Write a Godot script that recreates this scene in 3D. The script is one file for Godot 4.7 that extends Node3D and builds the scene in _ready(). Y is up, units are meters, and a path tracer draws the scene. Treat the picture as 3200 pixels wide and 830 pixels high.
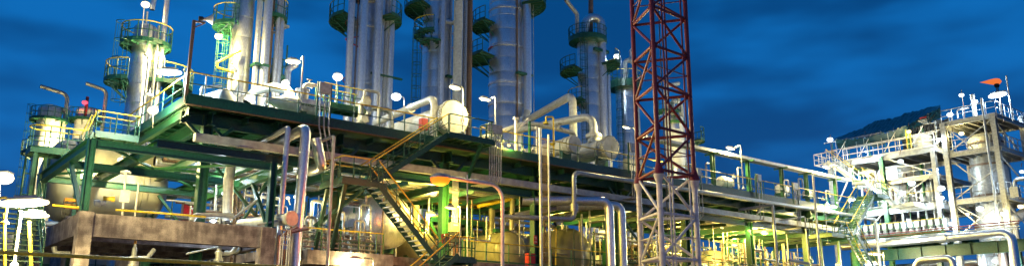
extends Node3D
# A refinery at dusk. x runs along the pipe rack, -z away from the viewer, y up, metres.

const TEAL := Color(0.008, 0.07, 0.052)

class MB:
	var v = PackedVector3Array()
	var n = PackedVector3Array()
	var idx = PackedInt32Array()
	func quad(a, b, c, d, nn):
		var k = v.size()
		v.append_array(PackedVector3Array([a, b, c, d]))
		n.append_array(PackedVector3Array([nn, nn, nn, nn]))
		idx.append_array(PackedInt32Array([k, k + 1, k + 2, k, k + 2, k + 3]))
	func box(c: Vector3, s: Vector3, bs := Basis.IDENTITY):
		var X = bs.x * s.x * 0.5
		var Y = bs.y * s.y * 0.5
		var Z = bs.z * s.z * 0.5
		for f in [[X, Y, Z], [Y, Z, X], [Z, X, Y]]:
			for g in [1.0, -1.0]:
				var o = c + f[0] * g
				quad(o - f[1] * g - f[2], o - f[1] * g + f[2], o + f[1] * g + f[2], o + f[1] * g - f[2], (f[0] * g).normalized())
		return self
	func bar(a: Vector3, b: Vector3, w: float, h: float, up := Vector3.UP):
		var d = (b - a).normalized()
		var side = d.cross(up)
		if side.length() < 0.01: side = d.cross(Vector3.RIGHT)
		side = side.normalized()
		return box((a + b) * 0.5, Vector3((b - a).length(), h, w), Basis(d, side.cross(d), side))
	func ibeam(a: Vector3, b: Vector3, h: float, w: float, up := Vector3.UP, t := 0.03):
		var d = (b - a).normalized()
		var side = d.cross(up)
		if side.length() < 0.01: side = d.cross(Vector3.RIGHT)
		side = side.normalized()
		var u = side.cross(d)
		bar(a, b, t, h - 2 * t, u)
		bar(a + u * (h - t) * 0.5, b + u * (h - t) * 0.5, w, t, u)
		bar(a - u * (h - t) * 0.5, b - u * (h - t) * 0.5, w, t, u)
		return self
	static func bent(pts: Array, bend: float, steps := 6) -> PackedVector3Array:
		var o = PackedVector3Array([pts[0]])
		for i in range(1, pts.size() - 1):
			var p: Vector3 = pts[i]
			var a: Vector3 = pts[i - 1] - p
			var b: Vector3 = pts[i + 1] - p
			var la = a.length()
			var lb = b.length()
			a /= la
			b /= lb
			var ang = a.angle_to(b)
			if ang > 3.1:
				o.append(p)
				continue
			var t = minf(bend / tan(ang * 0.5), minf(la, lb) * 0.48)
			var r = t * tan(ang * 0.5)
			var c = p + (a + b).normalized() * (r / sin(ang * 0.5))
			var s = p + a * t - c
			var e = p + b * t - c
			for k in steps + 1: o.append(c + s.slerp(e, float(k) / steps))
		o.append(pts[pts.size() - 1])
		return o
	func tube(pts0: Array, r: float, seg := 10, bend := 0.0, caps := true, closed := false):
		var pts: PackedVector3Array = bent(pts0, bend) if bend > 0.0 else PackedVector3Array(pts0)
		var m = pts.size()
		var t0 = (pts[1] - pts[0]).normalized()
		var u = t0.cross(Vector3.UP)
		if u.length() < 0.05: u = t0.cross(Vector3.RIGHT)
		u = u.normalized()
		var base = v.size()
		for i in m:
			var t: Vector3
			if closed: t = (pts[(i + 1) % m] - pts[(i + m - 1) % m]).normalized()
			elif i == 0: t = t0
			elif i == m - 1: t = (pts[i] - pts[i - 1]).normalized()
			else: t = ((pts[i] - pts[i - 1]).normalized() + (pts[i + 1] - pts[i]).normalized()).normalized()
			u = (u - t * u.dot(t)).normalized()
			var w = t.cross(u)
			for k in seg:
				var a = TAU * k / seg
				var nn = u * cos(a) + w * sin(a)
				v.append(pts[i] + nn * r)
				n.append(nn)
		var rows = m if closed else m - 1
		for i in rows:
			for k in seg:
				var a = base + i * seg + k
				var b = base + i * seg + (k + 1) % seg
				var c = base + ((i + 1) % m) * seg + (k + 1) % seg
				var d = base + ((i + 1) % m) * seg + k
				idx.append_array(PackedInt32Array([a, c, b, a, d, c]))
		if caps and not closed:
			for e in [0, m - 1]:
				var nn = (t0 * -1.0) if e == 0 else (pts[m - 1] - pts[m - 2]).normalized()
				var k0 = v.size()
				v.append(pts[e])
				n.append(nn)
				for k in seg:
					v.append(v[base + e * seg + k])
					n.append(nn)
				for k in seg: idx.append_array(PackedInt32Array([k0, k0 + 1 + k, k0 + 1 + (k + 1) % seg] if e != 0 else [k0, k0 + 1 + (k + 1) % seg, k0 + 1 + k]))
		return self
	func ring(c: Vector3, R: float, r: float, axis := Vector3.UP, seg := 24, sides := 6, a0 := 0.0, a1 := TAU):
		var u = axis.cross(Vector3.FORWARD)
		if u.length() < 0.05: u = axis.cross(Vector3.RIGHT)
		u = u.normalized()
		var w = u.cross(axis).normalized()
		var full = a1 - a0 > TAU - 0.001
		var p = []
		for k in (seg if full else seg + 1):
			var a = a0 + (a1 - a0) * k / seg
			p.append(c + (u * cos(a) + w * sin(a)) * R)
		return tube(p, r, sides, 0.0, not full, full)
	# a profile of (radius, height) turned round an axis from c
	func lathe(c: Vector3, axis: Vector3, prof: Array, seg := 24, a0 := 0.0, a1 := TAU):
		axis = axis.normalized()
		var u = axis.cross(Vector3.FORWARD)
		if u.length() < 0.05: u = axis.cross(Vector3.RIGHT)
		u = u.normalized()
		var w = u.cross(axis).normalized()
		for i in prof.size() - 1:
			var p: Vector2 = prof[i]
			var q: Vector2 = prof[i + 1]
			var e = (q - p)
			if e.length() < 1e-6: continue
			var nr = Vector2(e.y, -e.x).normalized()
			# smooth across gentle joints
			var np = nr
			var nq = nr
			if i > 0:
				var f: Vector2 = (p - prof[i - 1])
				var g = Vector2(f.y, -f.x).normalized()
				if g.dot(nr) > 0.75: np = (g + nr).normalized()
			if i < prof.size() - 2:
				var f2: Vector2 = (prof[i + 2] - q)
				var g2 = Vector2(f2.y, -f2.x).normalized()
				if g2.dot(nr) > 0.75: nq = (g2 + nr).normalized()
			var b = v.size()
			for k in seg + 1:
				var a = a0 + (a1 - a0) * k / seg
				var d = u * cos(a) + w * sin(a)
				v.append(c + d * p.x + axis * p.y)
				n.append((d * np.x + axis * np.y).normalized())
				v.append(c + d * q.x + axis * q.y)
				n.append((d * nq.x + axis * nq.y).normalized())
			for k in seg:
				var s = b + k * 2
				idx.append_array(PackedInt32Array([s, s + 3, s + 1, s, s + 2, s + 3]))
		return self
	func mesh(mat) -> ArrayMesh:
		var a = []
		a.resize(Mesh.ARRAY_MAX)
		a[Mesh.ARRAY_VERTEX] = v
		a[Mesh.ARRAY_NORMAL] = n
		a[Mesh.ARRAY_INDEX] = idx
		var m = ArrayMesh.new()
		m.add_surface_from_arrays(Mesh.PRIMITIVE_TRIANGLES, a)
		m.surface_set_material(0, mat)
		return m

var M := {}
var used := {}
var rng := RandomNumberGenerator.new()

func numbered(called: String) -> String:
	if not used.has(called):
		used[called] = 0
		return called
	used[called] += 1
	return "%s_%03d" % [called, used[called]]

func tag(o, label, category, group = ""):
	o.set_meta("label", label)
	o.set_meta("category", category)
	if group != "": o.set_meta("group", group)
	return o

func thing(called, label, category, at := Vector3.ZERO, group = "") -> Node3D:
	var o = Node3D.new()
	o.name = numbered(called)
	add_child(o)
	o.position = at
	return tag(o, label, category, group)

func part(parent, called, mb, mat, at := Vector3.ZERO, turn := 0.0) -> MeshInstance3D:
	var o = MeshInstance3D.new()
	o.name = called
	o.mesh = mb if mb is Mesh else mb.mesh(M[mat])
	o.position = at
	o.rotation.y = turn
	parent.add_child(o, true)
	return o

func solid(called, label, category, mb, mat, group = "") -> MeshInstance3D:
	var o = MeshInstance3D.new()
	o.name = numbered(called)
	o.mesh = mb.mesh(M[mat])
	add_child(o)
	return tag(o, label, category, group)

func structure(called, mb, mat) -> MeshInstance3D:
	var o = MeshInstance3D.new()
	o.name = called
	o.mesh = mb.mesh(M[mat])
	add_child(o)
	o.set_meta("kind", "structure")
	return o

func noise_image(sd, freq, oct, lo, hi, stretch := Vector2.ONE, size := 512) -> Image:
	var f = FastNoiseLite.new()
	f.seed = sd
	f.noise_type = FastNoiseLite.TYPE_SIMPLEX_SMOOTH
	f.frequency = freq
	f.fractal_octaves = oct
	var im = f.get_seamless_image(size, size)
	im.convert(Image.FORMAT_RGB8)
	var out = Image.create(size, size, false, Image.FORMAT_RGB8)
	for yy in size:
		for xx in size:
			var q: float = im.get_pixel(int(xx * stretch.x) % size, int(yy * stretch.y) % size).r
			q = lerpf(lo, hi, q)
			out.set_pixel(xx, yy, Color(q, q, q))
	return out

func tex(im: Image) -> ImageTexture:
	im.generate_mipmaps()
	return ImageTexture.create_from_image(im)

func paint(key, lin: Color, rough: float, metal := 0.0, t = null, scale := 0.5, rt = null, spec := 0.5):
	var m = StandardMaterial3D.new()
	m.albedo_color = lin.linear_to_srgb()
	m.roughness = rough
	m.metallic = metal
	m.metallic_specular = spec
	if t:
		m.albedo_texture = t
		m.uv1_triplanar = true
		m.uv1_world_triplanar = true
		m.uv1_scale = Vector3.ONE * scale
	if rt: m.roughness_texture = rt
	M[key] = m
	return m

func glow(key, c: Color, e: float):
	var m = StandardMaterial3D.new()
	m.albedo_color = Color(0.2, 0.2, 0.2)
	m.emission_enabled = true
	m.emission = c
	m.emission_energy_multiplier = e
	M[key] = m

func materials():
	var blot = tex(noise_image(3, 0.012, 5, 0.74, 1.0))
	var worn = tex(noise_image(5, 0.03, 5, 0.66, 1.0))
	var streak = tex(noise_image(8, 0.02, 4, 0.72, 1.0, Vector2(6, 1)))
	var fine = tex(noise_image(12, 0.09, 3, 0.6, 1.0))
	paint("green", Color(0.012, 0.088, 0.05), 0.42, 0.0, worn, 0.4)
	paint("teal", TEAL, 0.4, 0.0, worn, 0.4)
	paint("leaf", Color(0.035, 0.17, 0.05), 0.45, 0.0, worn, 0.4)
	paint("yellow", Color(0.72, 0.54, 0.035), 0.45, 0.0, worn, 0.5)
	paint("grating", Color(0.03, 0.1, 0.06), 0.6, 0.0, fine, 2.0)
	paint("clad_a", Color(0.88, 0.9, 0.92), 0.38, 0.93, streak, 0.35)
	paint("clad_b", Color(0.78, 0.8, 0.84), 0.42, 0.93, streak, 0.3)
	paint("clad_c", Color(0.94, 0.95, 0.96), 0.33, 0.93, streak, 0.4)
	paint("galv", Color(0.5, 0.52, 0.52), 0.42, 0.7, worn, 0.6)
	paint("steel", Color(0.42, 0.43, 0.42), 0.4, 0.5, blot, 0.6)
	paint("pipe_grey", Color(0.5, 0.51, 0.49), 0.42, 0.15, blot, 0.5)
	paint("vessel", Color(0.56, 0.56, 0.5), 0.4, 0.0, blot, 0.25)
	paint("tank", Color(0.42, 0.41, 0.32), 0.3, 0.0, blot, 0.2)
	paint("olive", Color(0.33, 0.32, 0.2), 0.32, 0.0, blot, 0.25)
	paint("white", Color(0.76, 0.76, 0.74), 0.42, 0.0, blot, 0.4)
	paint("mast_white", Color(0.72, 0.7, 0.68), 0.45, 0.0, blot, 0.5)
	paint("mast_red", Color(0.2, 0.018, 0.022), 0.42, 0.0, worn, 0.5)
	paint("red", Color(0.5, 0.02, 0.015), 0.45, 0.0, worn, 0.5)
	paint("rust", Color(0.18, 0.07, 0.03), 0.7, 0.0, worn, 0.8)
	paint("brown_pipe", Color(0.2, 0.13, 0.09), 0.55, 0.2, worn, 0.5)
	paint("dark", Color(0.02, 0.022, 0.024), 0.6)
	paint("tray", Color(0.42, 0.44, 0.46), 0.5, 0.25, blot, 0.3)
	paint("floor_plate", Color(0.2, 0.2, 0.19), 0.6, 0.2, worn, 0.5)
	paint("orange_bar", Color(0.6, 0.26, 0.01), 0.5, 0.0, worn, 0.8)
	paint("ground", Color(0.12, 0.115, 0.105), 0.9, 0.0, blot, 0.1)
	# board-marked concrete with dark rain streaks and lichen patches
	var a = Image.create(1024, 1024, false, Image.FORMAT_RGB8)
	var nz = FastNoiseLite.new()
	nz.seed = 21
	nz.noise_type = FastNoiseLite.TYPE_SIMPLEX_SMOOTH
	nz.frequency = 1.0
	nz.fractal_octaves = 4
	for yy in 1024:
		for xx in 1024:
			var u = absf(xx / 512.0 - 1.0) * 4.0
			var w = absf(yy / 512.0 - 1.0) * 4.0
			var run_mark = nz.get_noise_2d(u * 2.6, w * 0.7)
			var cloud = nz.get_noise_2d(u * 0.9 + 40.0, w * 1.3)
			var grain = nz.get_noise_2d(u * 14.0, w * 14.0 + 90.0)
			var k = smoothstep(-0.5, 0.5, run_mark * 0.45 + cloud * 0.6)
			var col = Color(0.5, 0.45, 0.46).lerp(Color(0.8, 0.75, 0.75), k) * (1.0 + 0.16 * grain)
			if absf(fposmod(w, 0.55) - 0.02) < 0.012: col *= 0.9
			a.set_pixel(xx, yy, Color(clampf(col.r, 0, 1), clampf(col.g, 0, 1), clampf(col.b, 0, 1)))
	paint("concrete", Color(0.42, 0.41, 0.42), 0.85, 0.0, tex(a), 0.16)
	paint("tarp", Color(0.006, 0.05, 0.085), 0.3, 0.0, worn, 0.6)
	glow("glow_warm", Color(1.0, 0.93, 0.72), 3.0)
	glow("glow_cool", Color(0.9, 0.97, 1.0), 3.2)
	glow("glow_yellow", Color(1.0, 0.9, 0.56), 2.6)
	glow("glow_orange", Color(1.0, 0.44, 0.05), 2.1)
	glow("glow_red", Color(1.0, 0.3, 0.42), 1.8)
	glow("glow_rose", Color(1.0, 0.76, 0.64), 6.0)
	glow("flame", Color(1.0, 0.5, 0.22), 0.9)

const LIGHT := {"warm": Color(1.0, 0.91, 0.6), "cool": Color(0.86, 0.95, 1.0), "yellow": Color(1.0, 0.86, 0.38), "orange": Color(1.0, 0.5, 0.12), "red": Color(1.0, 0.1, 0.12), "rose": Color(1.0, 0.87, 0.84)}
var lamp_scale := 1.45

func omni(parent, at, tone, energy, size):
	var l = OmniLight3D.new()
	l.name = "glow_light"
	l.light_color = LIGHT[tone]
	l.light_energy = energy * lamp_scale * (1.4 if tone == "yellow" else 1.0)
	l.light_size = size
	l.omni_range = 60.0
	l.omni_attenuation = 2.0
	l.shadow_enabled = true
	parent.add_child(l, true)
	l.position = at
	return l

# long luminaire: p is the middle of its diffuser, along its axis; the pole rises from foot
func strip_lamp(label, p: Vector3, along: Vector3, length0, tone, energy, foot = null, pole := "galv", thick0 := 0.2):
	var length = length0 * 0.9
	var thick = thick0 * 0.8
	var t = thing("strip_lamp", label, "lamp", p, "")
	var d = along.normalized()
	var s = d.cross(Vector3.UP).normalized()
	var bs = Basis(d, s.cross(d), s)
	var cap = [Vector2(0.001, -length * 0.5)]
	for i in range(1, 12):
		var a = PI * i / 12.0
		cap.append(Vector2(thick * 0.5 * pow(sin(a), 0.6), -length * 0.5 * cos(a)))
	cap.append(Vector2(0.001, length * 0.5))
	part(t, "diffuser", MB.new().lathe(Vector3.ZERO, d, cap, 14), "glow_" + tone)
	var h = MB.new()
	h.box(Vector3.UP * (thick * 0.5 + 0.03), Vector3(length * 0.7, 0.05, thick * 0.5), bs)
	h.box(Vector3.UP * (thick * 0.5 + 0.08), Vector3(length * 0.45, 0.06, thick * 0.35), bs)
	part(t, "housing", h, "pipe_grey")
	if foot != null:
		var f: Vector3 = foot - p
		var e = d * (length * 0.5) * (1.0 if d.dot(f) > 0 else -1.0)
		var top = Vector3(f.x, thick * 0.5 + 0.05, f.z)
		part(t, "pole", MB.new().tube([f, top, e + Vector3.UP * (thick * 0.5 + 0.05)], 0.04, 8, 0.16), pole)
		part(t, "foot_plate", MB.new().lathe(f, Vector3.UP, [Vector2(0, 0), Vector2(0.13, 0), Vector2(0.13, 0.05), Vector2(0.06, 0.12), Vector2(0.04, 0.2)], 12), pole)
	omni(t, Vector3(0, -thick * 0.5 - 0.08, 0), tone, energy, thick * 0.5)
	return t

func bulb_lamp(label, p: Vector3, r0, tone, energy, arm = [], arm_mat := "galv"):
	var r = r0 * 0.7
	var t = thing("bulb_lamp", label, "lamp", p, "")
	part(t, "globe", MB.new().lathe(Vector3.ZERO, Vector3.UP, [Vector2(0.001, -r * 0.75), Vector2(r * 0.5, -r * 0.66), Vector2(r * 0.85, -r * 0.4), Vector2(r, 0.0), Vector2(r * 0.85, r * 0.4), Vector2(r * 0.4, r * 0.62)], 16), "glow_" + tone)
	part(t, "cap", MB.new().lathe(Vector3.UP * r * 0.55, Vector3.UP, [Vector2(r * 0.5, 0), Vector2(r * 0.45, r * 0.2), Vector2(r * 0.2, r * 0.3), Vector2(0.001, r * 0.3)], 12), "pipe_grey")
	part(t, "hood", MB.new().lathe(Vector3.UP * r * 0.58, Vector3.UP, [Vector2(r * 0.9, -r * 0.06), Vector2(r * 0.88, 0), Vector2(r * 0.45, r * 0.24), Vector2(r * 0.4, r * 0.2), Vector2(r * 0.82, -r * 0.05)], 18), "steel")
	if arm.size() > 1:
		var q = []
		for a in arm: q.append(a - p)
		part(t, "bracket", MB.new().tube(q, 0.03, 8, 0.15), arm_mat)
	omni(t, Vector3.ZERO, tone, energy, r * 0.9)
	return t

# ---------------------------------------------------------------- building blocks

var post_meshes := {}

func holder(parent, called, at := Vector3.ZERO) -> Node3D:
	var o = Node3D.new()
	o.name = called
	parent.add_child(o, true)
	o.position = at
	return o

# posts, two rails and a toe board along a path; each a mesh of its own under parent
func railing(parent, pts: Array, h := 1.1, top := "yellow", mat := "green", gap := 1.4, toe := true, closed := false, smooth := false, post_r := 0.031):
	var up = Vector3.UP
	var hi = []
	var mid = []
	for p in pts:
		hi.append(p + up * h)
		mid.append(p + up * h * 0.52)
	part(parent, "top_rail", MB.new().tube(hi, post_r * 1.15, 7, 0.0 if smooth else 0.08, true, closed), top)
	part(parent, "mid_rail", MB.new().tube(mid, post_r * 0.85, 6, 0.0, true, closed), mat)
	if toe:
		var tb = MB.new()
		for i in (pts.size() if closed else pts.size() - 1):
			var q = pts[(i + 1) % pts.size()]
			tb.bar(pts[i] + up * 0.06, q + up * 0.06, 0.012, 0.1)
		part(parent, "toe_board", tb, mat)
	var key = "%s_%.3f_%.2f" % [mat, post_r, h]
	if not post_meshes.has(key):
		post_meshes[key] = MB.new().tube([Vector3.ZERO, up * h], post_r, 6).mesh(M[mat])
	var left = 0.0
	for i in (pts.size() if closed else pts.size() - 1):
		var a: Vector3 = pts[i]
		var b: Vector3 = pts[(i + 1) % pts.size()]
		var l = a.distance_to(b)
		var s = left
		while s < l + 0.001:
			part(parent, "post", post_meshes[key], "", a.lerp(b, clampf(s / l, 0, 1)))
			s += gap
		left = s - l
	if not closed and left < gap * 0.8: part(parent, "post", post_meshes[key], "", pts[pts.size() - 1])

func arc(c: Vector3, r: float, a0: float, a1: float, n := 16) -> Array:
	var o = []
	for k in n + 1:
		var a = deg_to_rad(lerpf(a0, a1, float(k) / n))
		o.append(c + Vector3(cos(a), 0, sin(a)) * r)
	return o

# platform round a tower between two bearings (0 = +x, 90 = towards the viewer)
func round_platform(parent, c: Vector3, r0: float, r1: float, a0: float, a1: float, top := "yellow", ribs := 7, rail := true):
	var outer = arc(c, r1, a0, a1)
	var inner = arc(c, r0, a0, a1)
	var d = MB.new()
	for i in outer.size() - 1:
		d.quad(inner[i], outer[i], outer[i + 1], inner[i + 1], Vector3.UP)
		var dn = Vector3.DOWN * 0.04
		d.quad(inner[i] + dn, inner[i + 1] + dn, outer[i + 1] + dn, outer[i] + dn, Vector3.DOWN)
	var f = part(parent, "platform", d, "grating")
	var k = MB.new()
	for i in outer.size() - 1:
		k.bar(outer[i] + Vector3.DOWN * 0.07, outer[i + 1] + Vector3.DOWN * 0.07, 0.05, 0.13)
	part(f, "edge_beam", k, "green")
	for i in ribs:
		var a = deg_to_rad(lerpf(a0, a1, (i + 0.5) / ribs))
		var e = Vector3(cos(a), 0, sin(a))
		var b = MB.new()
		b.bar(c + e * r0 + Vector3.DOWN * 0.12, c + e * (r1 - 0.03) + Vector3.DOWN * 0.12, 0.06, 0.14)
		if i % 2 == 0: b.bar(c + e * (r0 + 0.02) + Vector3.DOWN * (0.15 + (r1 - r0) * 0.7), c + e * (r1 - 0.2) + Vector3.DOWN * 0.2, 0.05, 0.08)
		part(f, "bracket", b, "green")
	if rail: railing(f, outer, 1.1, top, "green", 0.62, true, false, true)
	return f

func ladder(parent, a: Vector3, b: Vector3, face: Vector3, cage := true, mat := "green"):
	var s = face.cross(Vector3.UP).normalized() * 0.22
	var f = part(parent, "ladder", MB.new().bar(a - s, b - s, 0.05, 0.02).bar(a + s, b + s, 0.05, 0.02), mat)
	var n = int((b - a).length() / 0.3)
	var r = MB.new()
	for i in n: r.tube([a.lerp(b, (i + 0.5) / n) - s, a.lerp(b, (i + 0.5) / n) + s], 0.012, 5)
	part(f, "rungs", r, mat).set_meta("kind", "stuff")
	if cage:
		var lo = a + Vector3.UP * 0.2
		var hoops = int((b - lo).length() / 0.85) + 1
		for i in hoops:
			var c: Vector3 = lo.lerp(b, float(i) / maxi(hoops - 1, 1)) + face * 0.32
			part(f, "cage_hoop", MB.new().ring(c, 0.36, 0.022, Vector3.UP, 14, 5), mat)
		var st = MB.new()
		for q in 5:
			var ang = (q - 2) * 0.75
			var e = (face.rotated(Vector3.UP, ang)) * 0.36 + face * 0.32
			st.bar(lo + e, b + e, 0.03, 0.012)
		part(f, "cage_straps", st, mat)

# clad tower: local origin on the ground; courses of lapped sheets, seam bands, domed head
func tower(called, label, at: Vector3, r: float, y0: float, y1: float, course: float, ns: int, head := true, turn := 0.0, tones := ["clad_a", "clad_b", "clad_c"]) -> Node3D:
	var t = thing(called, label, "tower", at)
	part(t, "shell", MB.new().lathe(Vector3.ZERO, Vector3.UP, [Vector2(r * 1.06, 0), Vector2(r * 1.06, y0), Vector2(r - 0.015, y0), Vector2(r - 0.015, y1)], 28), "clad_b")
	var step = TAU / ns
	var kinds = []
	for k in tones:
		var s = MB.new().lathe(Vector3.ZERO, Vector3.UP, [Vector2(r - 0.012, -0.04), Vector2(r + 0.016, -0.04), Vector2(r + 0.012, 0.0), Vector2(r, course - 0.05), Vector2(r - 0.012, course - 0.03)], 10, 0.0, step * 0.992)
		kinds.append(s.mesh(M[k]))
	var n = int(ceil((y1 - y0) / course))
	for i in n:
		for j in ns:
			part(t, "cladding_sheet", kinds[rng.randi() % kinds.size()], "", Vector3(0, y0 + i * course, 0), turn + step * j + (0.5 * step if i % 2 else 0.0))
	if head:
		var p = []
		for i in 9:
			var a = PI * 0.5 * i / 8.0
			p.append(Vector2(maxf(r * cos(a), 0.001), y0 + n * course - 0.03 + r * 0.5 * sin(a)))
		part(t, "head", MB.new().lathe(Vector3.ZERO, Vector3.UP, p, 28), "clad_a")
	return t

func band(t, y, r, mat := "clad_b", w := 0.12):
	part(t, "band", MB.new().lathe(Vector3.UP * y, Vector3.UP, [Vector2(r, -w * 0.5), Vector2(r + 0.07, -w * 0.5), Vector2(r + 0.07, w * 0.5), Vector2(r, w * 0.5)], 28), mat)

# a pipe that belongs to a thing, points local to it
func run(t, pts, r, mat := "galv", bend := 0.25, called := "pipe"):
	return part(t, called, MB.new().tube(pts, r, 14 if r > 0.1 else 9, bend), mat)

func pipe(called, label, pts, r, mat := "galv", bend := 0.3, group = ""):
	return solid(called, label, "pipe", MB.new().tube(pts, r, 16 if r > 0.1 else 9, bend), mat, group)

func seams(o, pts, r, gap, mat):
	for i in pts.size() - 1:
		var a: Vector3 = pts[i]
		var b: Vector3 = pts[i + 1]
		var l = a.distance_to(b)
		var d = (b - a) / l
		var s = minf(0.7, l * 0.5)
		while s < l - 0.45:
			part(o, "seam_band", MB.new().lathe(a + d * s, d, [Vector2(r, -0.025), Vector2(r + 0.012, -0.025), Vector2(r + 0.012, 0.025), Vector2(r, 0.025)], 16), mat)
			s += gap

func flange(t, c, axis, r, thick := 0.07, mat := "pipe_grey", bolts := 0):
	var f = part(t, "flange", MB.new().lathe(c, axis, [Vector2(0.001, -thick), Vector2(r, -thick), Vector2(r, thick), Vector2(0.001, thick)], 24), mat)
	if bolts:
		var u: Vector3 = axis.cross(Vector3.UP)
		if u.length() < 0.1: u = Vector3.RIGHT
		u = u.normalized()
		for k in bolts:
			var e: Vector3 = u.rotated(axis.normalized(), TAU * k / bolts) * r * 0.93
			part(f, "bolt", MB.new().tube([c + e - axis * (thick + 0.05), c + e + axis * (thick + 0.06)], maxf(r * 0.035, 0.012), 6), mat)
	return f

func valve(label, c: Vector3, axis: Vector3, s: float, mat := "pipe_grey", group = "valves in the pipework"):
	var t = thing("gate_valve", label, "valve", c, group)
	var a = axis.normalized()
	part(t, "body", MB.new().lathe(a * -s, a, [Vector2(0.001, 0), Vector2(s * 0.5, 0), Vector2(s * 0.4, s * 0.4), Vector2(s * 0.55, s), Vector2(s * 0.4, s * 1.6), Vector2(s * 0.5, s * 2), Vector2(0.001, s * 2)], 12), mat)
	for k in [-1, 1]: flange(t, a * s * k, a, s * 0.75, s * 0.1, mat)
	var up = Vector3.UP if absf(a.y) < 0.7 else Vector3(0, 0, 1)
	part(t, "bonnet", MB.new().lathe(up * s * 0.4, up, [Vector2(s * 0.35, 0), Vector2(s * 0.3, s * 0.6), Vector2(s * 0.45, s * 0.65), Vector2(s * 0.45, s * 0.8), Vector2(s * 0.12, s * 0.9), Vector2(s * 0.1, s * 1.9), Vector2(0.001, s * 1.9)], 10), mat)
	part(t, "handwheel", MB.new().ring(up * s * 2.0, s * 0.75, s * 0.1, up, 16, 5).bar(up * s * 2.0 - a * s * 0.7, up * s * 2.0 + a * s * 0.7, s * 0.12, s * 0.1), "dark")
	return t

# horizontal exchanger along z: face is the middle of its bolted end cover
func exchanger(called, label, face: Vector3, r: float, length: float, mat := "vessel", bolts := 24, cover := "vessel"):
	var t = thing(called, label, "vessel", face)
	var back = Vector3(0, 0, -1)
	var p = [Vector2(r * 0.86, 0.1), Vector2(r * 0.86, length)]
	for i in 6:
		var a = PI * 0.5 * i / 5.0
		p.append(Vector2(maxf(r * 0.86 * cos(a), 0.001), length + r * 0.4 * sin(a)))
	part(t, "shell", MB.new().lathe(Vector3.ZERO, back, p, 32), mat)
	for k in [0.35, 1.0]:
		part(t, "girth_flange", MB.new().lathe(back * (0.14 + k * 0.6), back, [Vector2(r * 0.8, -0.06), Vector2(r * 0.96, -0.06), Vector2(r * 0.96, 0.06), Vector2(r * 0.8, 0.06)], 32), mat)
	var c = part(t, "end_cover", MB.new().lathe(back * 0.14, Vector3(0, 0, 1), [Vector2(0.001, 0), Vector2(r * 0.98, 0), Vector2(r * 0.98, 0.11), Vector2(r * 0.95, 0.14), Vector2(0.001, 0.14)], 36), cover)
	for k in bolts:
		var a = TAU * k / bolts
		part(c, "bolt", MB.new().tube([Vector3(cos(a), sin(a), 0) * r * 0.99 + back * 0.26, Vector3(cos(a), sin(a), 0) * r * 0.99 + Vector3(0, 0, 0.06)], r * 0.04, 6), mat)
	for s in [0.9, length - 0.7]:
		part(t, "saddle", MB.new().box(back * s + Vector3.DOWN * (r * 0.9 + 0.15), Vector3(r * 1.3, 0.6 + r * 0.3, 0.22)), "green")
	return t

# straight flight from the foot a to the head b, width w towards side
func flight(t, a: Vector3, b: Vector3, side: Vector3, w: float, mat := "green", tread_mat := "grating", rail := "yellow", both := true):
	var s = side.normalized() * w
	for k in [0.0, 1.0]:
		var st = MB.new()
		st.bar(a + s * k, b + s * k, 0.05, 0.26)
		part(t, "stringer", st, mat)
	var n = int(absf(b.y - a.y) / 0.21)
	var run_d = Vector3(b.x - a.x, 0, b.z - a.z).normalized()
	var tr = MB.new().box(Vector3.ZERO, Vector3(0.27, 0.045, w - 0.06), Basis(run_d, Vector3.UP, run_d.cross(Vector3.UP))).mesh(M[tread_mat])
	for i in n:
		part(t, "tread", tr, "", a.lerp(b, (i + 0.5) / n) + s * 0.5)
	for k in ([0.0, 1.0] if both else [1.0]):
		var h = holder(t, "handrail")
		railing(h, [a + s * k + Vector3.UP * 0.13, b + s * k + Vector3.UP * 0.13], 1.0, rail, mat, 1.15, false)

func landing(t, c: Vector3, sx: float, sz: float, mat := "green"):
	var f = part(t, "landing", MB.new().box(c + Vector3.DOWN * 0.03, Vector3(sx - 0.12, 0.05, sz - 0.12)), "grating")
	var e = MB.new()
	for k in [-1, 1]:
		e.box(c + Vector3(0, -0.1, k * (sz * 0.5 - 0.03)), Vector3(sx, 0.24, 0.06))
		e.box(c + Vector3(k * (sx * 0.5 - 0.03), -0.1, 0), Vector3(0.06, 0.235, sz - 0.124))
	part(f, "edge_beam", e, mat)
	for k in int(sx / 0.6):
		part(f, "joist", MB.new().box(c + Vector3(-sx * 0.5 + 0.4 + k * 0.6, -0.12, 0), Vector3(0.06, 0.12, sz - 0.13)), mat)
	return f

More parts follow.
